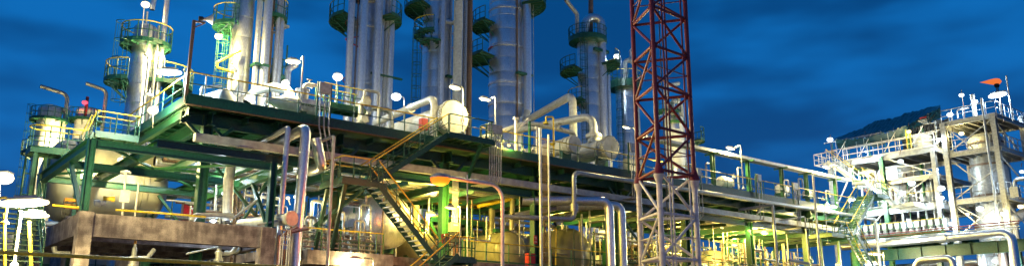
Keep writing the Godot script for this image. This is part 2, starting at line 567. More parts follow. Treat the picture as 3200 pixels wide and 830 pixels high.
# junction box on a stand at the deck edge with conduits that drop over the edge and turn in under the deck
func junction(label, at: Vector3, w: float, h: float, n: int, drop: float, slope := 0.0):
	var t = thing("junction_box", label, "electrical box", at)
	part(t, "cabinet", MB.new().box(Vector3(0, h - 0.3, 0), Vector3(w, 0.55, 0.22)), "tray")
	part(t, "cabinet_door", MB.new().box(Vector3(0, h - 0.3, 0.122), Vector3(w * 0.86, 0.47, 0.02)), "pipe_grey")
	for k in [-1, 1]:
		part(t, "stand_leg", MB.new().box(Vector3(k * (w * 0.5 + 0.05), h * 0.5 - 0.15, -0.02), Vector3(0.07, h + 0.3, 0.07)), "green")
	part(t, "cross_bar", MB.new().box(Vector3(0, 0.35, 0.0), Vector3(w, 0.06, 0.05)), "green")
	for k in n:
		var px = (k - (n - 1) * 0.5) * (w * 0.8 / maxi(n - 1, 1))
		part(t, "conduit", MB.new().tube([Vector3(px, h - 0.55, 0.1), Vector3(px, -0.5, 0.1), Vector3(px + slope, -drop, 0.1), Vector3(px + slope - 0.2, -drop - 0.12, -1.8)] if slope != 0.0 else [Vector3(px, h - 0.55, 0.1), Vector3(px, -drop, 0.1), Vector3(px - 0.35, -drop - 0.05, -1.9)], 0.036, 7, 0.22), "galv")
	return t

# ---------------------------------------------------------------- the scene

func _ready():
	rng.seed = 7
	var cam = Camera3D.new()
	cam.name = "camera"
	add_child(cam)
	cam.position = Vector3(0, 1.7, 0)
	cam.rotation_degrees = Vector3(13.6, -39.0, 0)
	cam.fov = 18.14
	cam.far = 6000.0
	cam.current = true
	var env = Environment.new()
	env.background_mode = Environment.BG_SKY
	env.sky = Sky.new()
	env.sky.sky_material = dusk_sky()
	env.background_energy_multiplier = 1.15
	env.tonemap_mode = Environment.TONE_MAPPER_LINEAR
	env.tonemap_exposure = 1.0
	env.sdfgi_enabled = true
	env.ssao_enabled = true
	env.ssil_enabled = true
	var we = WorldEnvironment.new()
	we.name = "environment"
	we.environment = env
	add_child(we)
	materials()
	structure("ground", MB.new().box(Vector3(0, -0.5, 0), Vector3(8000, 1, 8000)), "ground")
	pipe_rack()
	rack_pipes()
	left_frame()
	towers()
	deck_equipment()
	under_rack()
	stairs()
	mast()
	lamps()
	right_plant()
	clutter()

# even blue dusk with soft bands of cloud
func dusk_sky() -> PanoramaSkyMaterial:
	var w = 1536
	var h = 768
	var im = Image.create(w, h, false, Image.FORMAT_RGBF)
	var f = FastNoiseLite.new()
	f.seed = 4
	f.noise_type = FastNoiseLite.TYPE_SIMPLEX_SMOOTH
	f.frequency = 1.0
	f.fractal_octaves = 4
	f.fractal_gain = 0.48
	for j in h:
		var el = (0.5 - (j + 0.5) / h) * PI
		for i in w:
			var az = ((i + 0.5) / w - 0.5) * TAU
			var d = Vector3(sin(az) * cos(el), sin(el), -cos(az) * cos(el))
			var s = maxf(d.y, 0.0) + 0.16
			var q = Vector3(d.x, 0, d.z) / s
			var c = f.get_noise_3d(q.x * 0.5, q.z * 0.5 + q.x * 0.2, 0.0) * 0.7 + f.get_noise_3d(d.x * 4.0, d.y * 20.0, d.z * 4.0) * 0.55 + f.get_noise_3d(d.x * 14.0 + 9.0, d.y * 40.0, d.z * 14.0) * 0.12
			var k = smoothstep(-0.38, 0.45, c)
			var low = exp(-maxf(d.y, 0.0) * 9.0)
			var col = Color(0.001, 0.052, 0.19).lerp(Color(0.003, 0.128, 0.42), k)
			col = col.lerp(Color(0.05, 0.14, 0.38), low * 0.55)
			im.set_pixel(i, j, col)
	var m = PanoramaSkyMaterial.new()
	m.panorama = ImageTexture.create_from_image(im)
	return m

const COLS := [12.4, 19.0, 25.6, 32.2, 39.3, 46.1, 53.6, 61.2, 68.8]

func pipe_rack():
	var t = thing("pipe_rack", "long green steel pipe rack with railed walkway on top", "pipe rack")
	# walkway deck
	part(t, "deck_plate", MB.new().box(Vector3(40.2, 11.96, -41.6), Vector3(58, 0.06, 10)), "grating")
	part(t, "edge_channel", MB.new().bar(Vector3(11.15, 11.8, -36.58), Vector3(69.4, 11.8, -36.58), 0.1, 0.38), "teal")
	part(t, "edge_channel", MB.new().bar(Vector3(11.1, 11.8, -36.64), Vector3(11.1, 11.8, -46.6), 0.1, 0.38), "teal")
	part(t, "edge_flange", MB.new().box(Vector3(40.2, 11.59, -36.62), Vector3(58.2, 0.03, 0.22)), "brown_pipe")
	var n = 0
	for x in COLS:
		for z in [-37.6, -45.4]:
			part(t, "column", MB.new().ibeam(Vector3(x, 0.05, z), Vector3(x, 11.5, z), 0.42, 0.42, Vector3.RIGHT, 0.05), "leaf" if n % 3 == 2 else "green")
		part(t, "cross_beam", MB.new().ibeam(Vector3(x, 11.2, -36.9), Vector3(x, 11.2, -46.2), 0.6, 0.3), "green")
		part(t, "cross_beam", MB.new().ibeam(Vector3(x, 9.6, -37.8), Vector3(x, 9.6, -45.2), 0.4, 0.3), "green")
		part(t, "bracket", MB.new().bar(Vector3(x, 9.9, -37.3), Vector3(x + 1.1, 11.0, -37.3), 0.14, 0.14), "green")
		if n % 2 == 0: part(t, "bracket", MB.new().bar(Vector3(x, 10.1, -37.4), Vector3(x - 1.0, 11.0, -37.4), 0.14, 0.14), "green")
		n += 1
	for i in COLS.size() - 1:
		var a: float = COLS[i]
		var b: float = COLS[i + 1]
		for z in [-37.6, -45.4]:
			part(t, "girder", MB.new().ibeam(Vector3(a + 0.22, 11.22, z), Vector3(b - 0.22, 11.22, z), 0.55, 0.3), "green")
			part(t, "lower_beam", MB.new().ibeam(Vector3(a + 0.22, 9.85, z), Vector3(b - 0.22, 9.85, z), 0.42, 0.26), "teal")
		for k in 3:
			var x = lerpf(a, b, (k + 1) * 0.25)
			part(t, "joist", MB.new().ibeam(Vector3(x, 11.4, -36.9), Vector3(x, 11.4, -46.2), 0.3, 0.16), "green")
		for k in 2:
			var x = lerpf(a, b, (k + 1) / 3.0)
			part(t, "pipe_support_beam", MB.new().ibeam(Vector3(x, 9.62, -37.8), Vector3(x, 9.62, -45.2), 0.26, 0.2), "green")
	part(t, "girder", MB.new().ibeam(Vector3(11.2, 11.22, -37.6), Vector3(12.18, 11.22, -37.6), 0.55, 0.3), "green")
	for k in 10: part(t, "purlin", MB.new().ibeam(Vector3(11.2, 11.78, -37.3 - k * 0.95), Vector3(18.8, 11.78, -37.3 - k * 0.95), 0.22, 0.12), "green")
	for x in [11.35, 15.6]: part(t, "cross_beam", MB.new().ibeam(Vector3(x, 11.4, -37.0), Vector3(x, 11.4, -46.2), 0.42, 0.22), "green")
	# wind braces in two bays
	for i in [0, 4]:
		part(t, "wind_brace", MB.new().bar(Vector3(COLS[i] + 0.3, 9.5, -37.75), Vector3(COLS[i] + 3.2, 6.6, -37.75), 0.12, 0.12), "green")
	var r = holder(t, "railing")
	railing(r, [Vector3(11.14, 11.99, -46.4), Vector3(11.14, 11.99, -36.6), Vector3(24.2, 11.99, -36.6)], 1.1, "yellow", "green", 1.5)
	var r2 = holder(t, "railing")
	railing(r2, [Vector3(27.4, 11.99, -36.6), Vector3(69.3, 11.99, -36.6)], 1.1, "yellow", "green", 1.5)
	var ct = thing("cable_tray", "long pale grey cable tray below the walkway deck", "cable tray", Vector3(40.3, 10.28, -37.15))
	for i in 9:
		part(ct, "tray_cover", MB.new().box(Vector3(-25.4 + i * 6.35, 0, 0), Vector3(6.33, 0.36, 0.34)), "tray")

func rack_pipes():
	var mats = ["galv", "clad_b", "pipe_grey", "steel", "brown_pipe", "galv", "clad_a", "olive", "pipe_grey", "galv"]
	var texts = ["bare galvanised pipe nearest the front of the rack's pipe bed", "aluminium clad pipe second in the rack's pipe bed", "thick grey painted pipe third in the rack's pipe bed", "slim steel pipe fourth in the rack's pipe bed", "rusty brown pipe in the rack's pipe bed", "galvanised pipe beside the rusty one in the rack", "wide aluminium clad pipe deep in the rack", "olive painted pipe deep in the rack's bed", "grey pipe near the back of the rack's bed", "rearmost galvanised pipe on the rack's pipe bed"]
	for i in 10:
		var r: float = [0.09, 0.16, 0.2, 0.07, 0.12, 0.09, 0.24, 0.1, 0.14, 0.1][i]
		pipe("rack_pipe", texts[i], [Vector3(11.6, 9.77 + r, -38.4 - i * 0.68), Vector3(69, 9.77 + r, -38.4 - i * 0.68)], r, mats[i], 0.3, "pipes lying on the rack")
	for i in 6:
		var r: float = [0.05, 0.1, 0.07, 0.05, 0.14, 0.06][i]
		pipe("rack_pipe", "slim pipe hung close under the walkway deck, %s from the front" % ["first", "second", "third", "fourth", "fifth", "last"][i], [Vector3(12 + i, 10.75, -38.3 - i * 1.15), Vector3(68.6, 10.75, -38.3 - i * 1.15)], r, mats[(i + 3) % 10], 0.3, "pipes hung under the deck")
	# front pipe that leaves a riser and follows the deck edge to the far end
	var p = [Vector3(29.152, 7.778, -36), Vector3(33.295, 8.861, -36), Vector3(33.95, 8.9, -36.0), Vector3(33.95, 11.25, -36.0), Vector3(69.5, 11.3, -36.0)]
	p[1] = Vector3(33.0, 8.3, -36.0)
	p = [Vector3(29.2, 8.2, -36.9), Vector3(33.95, 8.35, -36.0), Vector3(33.95, 11.2, -36.0), Vector3(69.799, 11.413, -36), Vector3(69.8, 8.215, -36) + Vector3(0, -8, 0)]
	var o = pipe("rack_pipe", "long brownish galvanised pipe following the walkway's edge beneath the railing", p, 0.15, "galv", 0.4)
	part(o, "collar", MB.new().lathe(Vector3(33.95, 8.85, -36.0), Vector3.UP, [Vector2(0.15, 0), Vector2(0.24, 0), Vector2(0.24, 0.42), Vector2(0.15, 0.42)], 18), "galv")
	# pair of fat clad pipes leaving the rack, bending down
	var q = [Vector3(31.5, 9.5, -38.0), Vector3(36.4, 9.62, -35.5), Vector3(36.45, 0.3, -35.5)]
	var a = pipe("clad_pipe", "fat aluminium clad pipe bending down, one of a pair before the olive vessel", q, 0.29, "clad_c", 0.55)
	seams(a, q, 0.29, 1.1, "clad_a")
	q = [Vector3(34.5, 9.45, -38.2), Vector3(38.0, 9.6, -36.0), Vector3(38.05, 0.3, -36.0)]
	a = pipe("clad_pipe", "rear of the twin fat clad pipes, slightly shorter at its bend", q, 0.27, "clad_a", 0.5)
	seams(a, q, 0.27, 1.1, "clad_b")
	# the tall pair by the left frame
	q = [Vector3(16.2, 10.8, -40), Vector3(15.85, 10.85, -34.5), Vector3(15.55, 0.2, -34.5)]
	a = pipe("clad_pipe", "thick shiny aluminium clad riser in front of the rack's first bay", q, 0.235, "clad_c", 0.4)
	seams(a, [Vector3(15.85, 10.4, -34.5), Vector3(15.55, 0.2, -34.5)], 0.235, 0.95, "clad_a")
	q = [Vector3(15.2, 10.62, -40), Vector3(15.02, 10.72, -34.6), Vector3(14.8, 0.2, -34.6)]
	a = pipe("clad_pipe", "thinner aluminium riser just beside the thick shiny one", q, 0.125, "clad_a", 0.12)
	seams(a, [Vector3(15.02, 10.2, -34.6), Vector3(14.8, 0.2, -34.6)], 0.125, 1.4, "clad_b")
	q = [Vector3(17.05, 10.797, -36), Vector3(17.428, 9.473, -36), Vector3(17.619, 9.52, -37.6)]
	a = pipe("clad_pipe", "short pale clad elbow pipe hanging below the deck conduits", q, 0.26, "clad_c", 0.12)
	pipe("vent_pipe", "slim grey pipe with a bent top rising beside the stair landing", [Vector3(17.485, 10.771, -36.2), Vector3(17.396, 10.737, -34.8), Vector3(17.402, 10.63, -34.8) + Vector3(0, -11, 0)], 0.075, "pipe_grey", 0.15)
	pipe("vent_pipe", "tall pale thin pipe standing before the rack, front of a conduit bundle", [Vector3(30.596, 13.261, -35.2), Vector3(30.602, 0.2, -35.2)], 0.085, "white", 0.1)
	pipe("vent_pipe", "tall white pipe to the right of the vertical conduit bundle", [Vector3(31.232, 12.977, -35.2), Vector3(31.23, 0.2, -35.2)], 0.06, "white", 0.1)
	for k in 4:
		pipe("conduit", "thin vertical conduit in the bundle between two tall white pipes", [Vector3(31.073, 12.818, -35.5) + Vector3(k * 0.095, 0, 0), Vector3(31.032 + k * 0.095, 0.2, -35.5)], 0.016, "brown_pipe", 0.1, "vertical conduit bundle")
	pipe("vent_pipe", "tall thin pole pipe before the far right stair", [Vector3(57.918, 13.696, -34.5), Vector3(57.89, 0.2, -34.5)], 0.09, "galv", 0.1)
	pipe("vent_pipe", "thin pipe with a square bend near the right green columns", [Vector3(52.175, 10.759, -37.4), Vector3(54.495, 11.178, -36), Vector3(54.706, 0.2, -36.0)], 0.11, "galv", 0.1)
	pipe("vent_pipe", "slim bent pipe near the second green column from the right stair", [Vector3(56.89, 10.32, -37), Vector3(59.743, 10.826, -36.6), Vector3(60.018, 0.2, -36.6)], 0.07, "galv", 0.15)
	pipe("low_pipe", "horizontal clad pipe low between the two right green columns", [Vector3(58.317, 7.359, -37.4), Vector3(59.774, 7.085, -36.6)], 0.13, "clad_c", 0.1)
	pipe("low_pipe", "short low pipe with a step beside the right green column", [Vector3(52.695, 7.75, -36.6), Vector3(53.651, 7.762, -36.6), Vector3(53.577, 7.143, -36.6), Vector3(55.448, 7.103, -36.6)], 0.08, "galv", 0.1)

func left_frame():
	# concrete table
	var c = thing("concrete_table", "stained concrete table frame carrying green steelwork and the big tank", "concrete frame")
	part(c, "column", MB.new().box(Vector3(7.03, 3.07, -34.0), Vector3(0.5, 6.13, 0.5)), "concrete")
	part(c, "column", MB.new().box(Vector3(14.1, 3.04, -34.0), Vector3(0.6, 6.08, 0.5)), "concrete")
	part(c, "column", MB.new().box(Vector3(7.0, 2.6, -43.0), Vector3(0.5, 5.2, 0.5)), "concrete")
	part(c, "column", MB.new().box(Vector3(14.1, 2.6, -43.0), Vector3(0.6, 5.2, 0.5)), "concrete")
	part(c, "front_beam", MB.new().box(Vector3(10.54, 5.66, -34.05), Vector3(6.52, 0.86, 0.42)), "concrete")
	part(c, "side_beam", MB.new().box(Vector3(7.0, 5.66, -38.5), Vector3(0.44, 0.8, 8.48)), "concrete")
	part(c, "side_beam", MB.new().box(Vector3(14.1, 5.66, -38.5), Vector3(0.44, 0.8, 8.48)), "concrete")
	for z in [-36.3, -38.6, -41.0]:
		part(c, "inner_beam", MB.new().box(Vector3(10.55, 5.66, z), Vector3(6.6, 0.75, 0.4)), "concrete")
	part(c, "back_beam", MB.new().box(Vector3(10.55, 5.66, -43.0), Vector3(6.5, 0.8, 0.42)), "concrete")
	part(c, "slab", MB.new().box(Vector3(10.55, 5.98, -39.7), Vector3(6.6, 0.16, 6.2)), "concrete")
	# the steel over it
	var f = thing("steel_frame", "open green steel frame of beams standing on the concrete table", "steel frame")
	var top = 8.92
	for x in [6.95, 14.2]:
		for z in [-34.0, -43.4]:
			part(f, "column", MB.new().ibeam(Vector3(x, 6.15, z), Vector3(x, top - 0.0, z), 0.28, 0.28, Vector3.RIGHT, 0.04), "teal" if z > -40 else "green")
	part(f, "front_beam", MB.new().ibeam(Vector3(7.1, 8.74, -34.0), Vector3(14.05, 8.74, -34.0), 0.32, 0.22), "teal")
	part(f, "front_beam", MB.new().ibeam(Vector3(9.45, 9.2, -34.45), Vector3(14.0, 9.2, -34.45), 0.34, 0.24), "teal")
	part(f, "tie_beam", MB.new().ibeam(Vector3(7.1, 8.74, -38.9), Vector3(14.1, 8.74, -38.9), 0.32, 0.22), "teal")
	part(f, "tie_beam", MB.new().ibeam(Vector3(7.1, 8.74, -43.3), Vector3(14.1, 8.74, -43.3), 0.32, 0.22), "green")
	part(f, "rafter_beam", MB.new().ibeam(Vector3(6.95, 8.75, -34.2), Vector3(6.95, 8.75, -43.6), 0.42, 0.3, Vector3.UP, 0.04), "green")
	part(f, "rafter_beam", MB.new().ibeam(Vector3(9.6, 9.16, -34.6), Vector3(9.6, 9.16, -45.5), 0.46, 0.3, Vector3.UP, 0.04), "leaf")
	part(f, "rafter_beam", MB.new().ibeam(Vector3(13.95, 9.16, -34.6), Vector3(13.95, 9.16, -48.0), 0.46, 0.3, Vector3.UP, 0.04), "leaf")
	part(f, "rafter_beam", MB.new().ibeam(Vector3(14.2, 8.5, -34.25), Vector3(14.2, 8.5, -44.5), 0.44, 0.3, Vector3.UP, 0.04), "leaf")
	for k in [[7.0, -34.2, 9.5, -34.9], [7.1, -34.3, 13.9, -43.0], [13.8, -34.8, 7.2, -43.2], [9.7, -38.8, 13.8, -38.2]]:
		part(f, "plan_brace", MB.new().bar(Vector3(k[0], 8.95, k[1]), Vector3(k[2], 8.95, k[3]), 0.1, 0.1), "leaf")
	part(f, "diagonal_brace", MB.new().bar(Vector3(6.95, 6.4, -34.8), Vector3(6.95, 8.5, -37.3), 0.14, 0.14), "teal")
	part(f, "diagonal_brace", MB.new().bar(Vector3(14.2, 6.3, -34.3), Vector3(14.2, 8.3, -36.2), 0.15, 0.15), "teal")
	part(f, "diagonal_brace", MB.new().bar(Vector3(14.4, 8.3, -35.0), Vector3(14.4, 6.3, -38.4), 0.1, 0.1), "green")
	part(f, "diagonal_brace", MB.new().bar(Vector3(14.2, 6.2, -43.4), Vector3(12.2, 8.5, -43.4), 0.12, 0.12), "green")
	part(f, "diagonal_brace", MB.new().bar(Vector3(12.6, 11.0, -37.5), Vector3(14.6, 9.3, -37.5), 0.12, 0.12), "green")
	# tank
	var r = 2.1
	var tk = thing("storage_tank", "big cream horizontal tank behind the green steel frame", "tank", Vector3(8.5, 9.3, -46.7))
	var p = []
	for i in 9: p.append(Vector2(maxf(r * sin(PI * 0.5 * i / 8.0), 0.001), -1.2 * cos(PI * 0.5 * i / 8.0)))
	p.append(Vector2(r, 3.75))
	for i in range(1, 9): p.append(Vector2(maxf(r * cos(PI * 0.5 * i / 8.0), 0.001), 3.75 + 1.2 * sin(PI * 0.5 * i / 8.0)))
	part(tk, "shell", MB.new().lathe(Vector3.ZERO, Vector3.RIGHT, p, 44), "tank")
	for x in [0.3, 3.1, 3.4]:
		part(tk, "saddle_ring", MB.new().lathe(Vector3.RIGHT * x, Vector3.RIGHT, [Vector2(r, -0.12), Vector2(r + 0.1, -0.12), Vector2(r + 0.1, 0.12), Vector2(r, 0.12)] if x != 3.1 else [Vector2(r, -0.03), Vector2(r + 0.03, -0.03), Vector2(r + 0.03, 0.03), Vector2(r, 0.03)], 40), "steel" if x == 0.3 else "tank")
	for x in [0.3, 3.4]: part(tk, "saddle", MB.new().box(Vector3(x, -5.6, 0), Vector3(0.5, 7.3, 2.6)), "concrete")
	part(tk, "nozzle", MB.new().lathe(Vector3(2.4, r - 0.05, 0), Vector3.UP, [Vector2(0.25, 0), Vector2(0.25, 0.4), Vector2(0.36, 0.4), Vector2(0.36, 0.5), Vector2(0.001, 0.5)], 18), "tank")
	# instruments in front of the tank
	var ib = thing("instrument_panel", "small orange instrument rack with cables before the cream tank", "instrument", Vector3(6.839, 6.492, -35.5))
	part(ib, "shelf", MB.new().box(Vector3.ZERO, Vector3(0.6, 0.16, 0.25)), "orange_bar")
	part(ib, "shelf", MB.new().box(Vector3(0, 0.24, 0), Vector3(0.6, 0.12, 0.25)), "orange_bar")
	for k in 3: part(ib, "cable", MB.new().tube([Vector3(-0.3 + k * 0.06, 0.25, 0.1), Vector3(-0.38 + k * 0.04, -0.2, 0.12), Vector3(-0.3 + k * 0.05, -0.55, 0.1), Vector3(-0.2, -0.3, 0.05)], 0.018, 6, 0.1), "dark")
	part(ib, "housing", MB.new().lathe(Vector3(0.85, 0.2, 0.1), Vector3(1, 0.1, 0.2), [Vector2(0.001, -0.12), Vector2(0.13, -0.1), Vector2(0.15, 0.1), Vector2(0.1, 0.14), Vector2(0.1, 0.3), Vector2(0.001, 0.3)], 16), "white")
	part(ib, "horn", MB.new().lathe(Vector3(1.05, 0.42, 0.1), Vector3(1, 0, 0.2), [Vector2(0.09, 0), Vector2(0.09, 0.3), Vector2(0.12, 0.3), Vector2(0.12, 0.42), Vector2(0.001, 0.42)], 14), "yellow")
	var wb = thing("control_box", "white control box on a thin post in front of the tank", "control box", Vector3(8.415, 6.126, -34.4))
	part(wb, "post", MB.new().tube([Vector3.ZERO, Vector3(8.368, 7.832, -34.4) - Vector3(8.415, 6.126, -34.4)], 0.04, 8), "white")
	part(wb, "cabinet", MB.new().box(Vector3(8.404, 6.912, -34.4) - Vector3(8.415, 6.126, -34.4) + Vector3(0, 0, 0.08), Vector3(0.34, 0.48, 0.12)), "white")
	part(wb, "lamp_head", MB.new().lathe(Vector3(8.368, 7.832, -34.4) - Vector3(8.415, 6.126, -34.4), Vector3.UP, [Vector2(0.2, 0), Vector2(0.2, 0.05), Vector2(0.05, 0.1), Vector2(0.001, 0.1)], 14), "white")
	pipe("thin_post", "bare thin upright post beside the white control box", [Vector3(8.897, 6.154, -34.5), Vector3(8.914, 7.527, -34.5)], 0.035, "white", 0.1)
	pipe("guard_bar", "yellow guard bar along the top of the concrete table", [Vector3(5.997, 6.367, -34.6), Vector3(6.996, 6.365, -34.6)], 0.045, "yellow", 0.1)
	pipe("guard_bar", "long yellow guard bar in front of the tank's end", [Vector3(8.1, 6.336, -34.2), Vector3(9.778, 6.363, -34.2), Vector3(11.545, 6.364, -34.2)], 0.045, "yellow", 0.1)
	pipe("table_pipe", "grey pipe bent down at the edge of the concrete table", [Vector3(11.28, 6.253, -35), Vector3(11.363, 6.5, -35), Vector3(12.987, 6.629, -35)], 0.11, "pipe_grey", 0.2)
	pipe("table_pipe", "fat grey standpipe rising behind the table's guard bar", [Vector3(13.109, 6.509, -36), Vector3(13.016, 8.343, -36), Vector3(13.261, 9.582, -36.3), Vector3(12.824, 9.544, -36.6)], 0.22, "pipe_grey", 0.4)
	pipe("table_pipe", "slanting white strut pipe behind the frame's right column", [Vector3(13.119, 6.545, -35.4), Vector3(14.123, 7.454, -35.4)], 0.06, "pipe_grey", 0.1)
	# blind flanged header at the frame's right end
	var h = thing("flanged_header", "horizontal pinkish header with round bolted end cap beside the frame", "pipe header", Vector3(15.092, 6.559, -33.8))
	part(h, "barrel", MB.new().lathe(Vector3.ZERO, Vector3(-0.25, 0, -1), [Vector2(0.26, 0.05), Vector2(0.26, 3.6)], 20), "pipe_grey")
	flange(h, Vector3.ZERO, Vector3(0.25, 0, 1).normalized(), 0.34, 0.05, "pipe_grey", 12)
	part(h, "drain", MB.new().tube([Vector3(0.05, -0.3, -0.1), Vector3(0.05, -0.75, -0.1)], 0.06, 8), "rust")
	part(h, "strut", MB.new().tube([Vector3(13.712, 6.191, -34), Vector3(14.591, 6.454, -34)].map(func(q): return q - Vector3(15.092, 6.559, -33.8)), 0.05, 8), "pipe_grey")
	# yellow bars close to the viewer
	pipe("guard_bar", "long yellow guard rail crossing low before the concrete table", [Vector3(2.77, 3.664, -24), Vector3(11.56, 3.676, -24)], 0.05, "yellow", 0.1)
	# spring safety valves below the table
	for k in [[415, 806, "safety valve with orange cap below the concrete table", 1.0], [682, 792, "taller grey safety valve between the table's columns", 1.3]]:
		var b: Vector3 = Vector3(9.153, 4.611, -35) if k[0] == 415 else Vector3(12.505, 4.984, -35)
		var sv = thing("safety_valve", k[2], "valve", b)
		part(sv, "body", MB.new().lathe(Vector3.DOWN * 0.3, Vector3.UP, [Vector2(0.2, 0), Vector2(0.2, 0.06), Vector2(0.12, 0.08), Vector2(0.14, 0.3), Vector2(0.17, 0.3), Vector2(0.17, 0.36), Vector2(0.1, 0.4), Vector2(0.09, 0.7 * k[3]), Vector2(0.05, 0.75 * k[3]), Vector2(0.04, 0.95 * k[3]), Vector2(0.001, 0.95 * k[3])], 14), "pipe_grey")
		part(sv, "cap", MB.new().lathe(Vector3.UP * (0.95 * k[3] - 0.3), Vector3.UP, [Vector2(0.05, -0.1), Vector2(0.05, 0.06), Vector2(0.001, 0.07)], 10), "orange_bar")
		part(sv, "outlet", MB.new().tube([Vector3.ZERO, Vector3(0.5, 0.02, 0), Vector3(0.75, 0.4, 0)], 0.09, 10, 0.2), "pipe_grey")
		part(sv, "inlet", MB.new().tube([Vector3.DOWN * 0.3, Vector3.DOWN * 5.0], 0.08, 10), "pipe_grey")
	pipe("table_pipe", "slanted thin pipe running between the two safety valves", [Vector3(11.207, 4.909, -35.2), Vector3(12.953, 5.417, -35.2)], 0.04, "pipe_grey", 0.1)
	pipe("table_pipe", "bent pipe under the concrete table near its right column", [Vector3(13.11, 5.12, -36), Vector3(13.696, 5.224, -36), Vector3(13.714, 5.546, -36)], 0.1, "pipe_grey", 0.2)
	pipe("table_pipe", "grey bend under the table beside the corner column", [Vector3(6.659, 5.061, -37), Vector3(6.722, 4.814, -37), Vector3(7.259, 4.82, -37)], 0.1, "pipe_grey", 0.2)
	# access stair and round-ended platform beyond the tank
	var s = thing("access_stair", "green access platform with rounded yellow rail beyond the tank", "stair platform")
	var y0 = 10.107
	var a = Vector3(7.417, 10.107, -43.7)
	var pl = landing(s, Vector3(a.x, y0, -43.7), 2.3, 1.3)
	var rail = [Vector3(a.x + 1.1, y0, -43.11), Vector3(a.x - 0.6, y0, -43.11)]
	rail += arc(Vector3(a.x - 0.6, y0, -43.71), 0.6, 90, 270, 8)
	rail += [Vector3(a.x + 1.1, y0, -44.31)]
	railing(pl, rail, 1.1, "yellow", "green", 0.75, true, false, true)
	var b2 = Vector3(8.907, 11.192, -43.7)
	flight(s, Vector3(a.x + 1.15, y0, -44.32), Vector3(b2.x, b2.y, -44.32), Vector3(0, 0, 1), 1.15)
	var pl2 = landing(s, Vector3(b2.x + 1.0, b2.y, -43.7), 2.0, 1.3)
	railing(pl2, [Vector3(b2.x, b2.y, -43.11), Vector3(b2.x + 2.0, b2.y, -43.11)], 1.1, "yellow", "green", 0.9)
	railing(pl2, [Vector3(b2.x, b2.y, -44.31), Vector3(b2.x + 2.0, b2.y, -44.31), Vector3(b2.x + 2.0, b2.y, -43.2)], 1.1, "yellow", "green", 0.9)
	for q in [Vector3(a.x - 0.9, 0, -43.19), Vector3(a.x - 0.3, 0, -44.21), Vector3(a.x + 1.0, 0, -43.19)]:
		part(s, "support_leg", MB.new().bar(Vector3(q.x, 0.1, q.z), Vector3(q.x, y0 - 0.2, q.z), 0.16, 0.16), "green")
	part(s, "knee_brace", MB.new().bar(Vector3(a.x + 1.0, y0 - 1.6, -43.3), Vector3(a.x + 0.2, y0 - 0.2, -43.3), 0.12, 0.12), "green")
	var st = thing("ladder_frame", "slim green ladder frame below the rounded platform at far left", "ladder", Vector3(6.853, 0, -44.6))
	for k in 3: part(st, "upright", MB.new().tube([Vector3(k * 0.5 - 0.5, 0, 0.0), Vector3(k * 0.5 - 0.5, y0 + 0.2, 0.0)], 0.05, 6), "green")
	for k in 9: part(st, "cross_bar", MB.new().tube([Vector3(-0.5, y0 - k * 1.0, 0.0), Vector3(0.5, y0 - k * 1.0, 0.0)], 0.035, 6), "green")
	# green open stair low at the left edge
	var g = thing("lower_stair", "green open stair with pale treads low at the picture's left edge", "stair")
	var lo = Vector3(4.421, 4.138, -36)
	flight(g, Vector3(4.1, 4.2, -35.2), Vector3(4.1, 6.6, -37.8), Vector3(1, 0, 0), 1.9, "green", "green", "green")
	for k in [[4.1, -37.8], [6.0, -37.8]]: part(g, "post", MB.new().bar(Vector3(k[0], 0.1, k[1]), Vector3(k[0], 6.6, k[1]), 0.14, 0.14), "green")
	pipe("yellow_post", "slim yellow post rising to the long lamp at left", [Vector3(4.13, 3.558, -30), Vector3(3.904, 5.371, -30)], 0.05, "yellow", 0.1)
	pipe("yellow_post", "leaning yellow post before the corner of the concrete table", [Vector3(4.875, 3.592, -30), Vector3(4.613, 5.181, -30)], 0.055, "yellow", 0.1)
	pipe("table_pipe", "pale horizontal pipe behind the concrete table's left beam", [Vector3(7.224, 6.583, -46), Vector3(7.278, 6.929, -46), Vector3(8.363, 6.986, -46)], 0.14, "pipe_grey", 0.3)
	# far columns
	for k in 2:
		var b: Vector3 = Vector3(14.335, 22.256, -90) if k == 0 else Vector3(18.475, 23.876, -95)
		var ft = tower("distant_column", ["small distant clad column with bent vent pipe at far left", "second distant column, carrying a red warning light"][k], Vector3(b.x, 0, b.z), 1.05 if k == 0 else 0.95, 4.0, b.y, 1.6, 4, true, 0.3, ["white", "mast_white"])
		round_platform(ft, Vector3(0, b.y - 0.2, 0), 1.0, 1.7, 0, 360, "green", 8)
		round_platform(ft, Vector3(0, b.y - 3.6, 0), 1.0, 2.0, 150, 300, "green", 4)
		run(ft, [Vector3(1.3, b.y - 9, 0.4), Vector3(1.3, b.y + 2.6, 0.4), Vector3(-1.2, b.y + 3.0, 0.4)] if k == 0 else [Vector3(1.7, b.y - 6, 0.4), Vector3(1.7, b.y + 3.4, 0.4), Vector3(-0.4, b.y + 3.8, 0.4)], 0.19, "steel", 0.7)
		run(ft, [Vector3(0, b.y + 0.3, 0), Vector3(0, b.y + 1.2, 0), Vector3(1.3, b.y + 0.9, 0.4)], 0.28, "steel", 0.4)
		ladder(ft, Vector3(-1.4, 8, 0.5), Vector3(-1.4, b.y + 1.0, 0.5), Vector3(-1, 0, 0.2).normalized())
		if k == 1:
			part(ft, "light_post", MB.new().tube([Vector3(-0.2, b.y, 1), Vector3(-0.2, b.y + 2.2, 1)], 0.16, 8), "red")

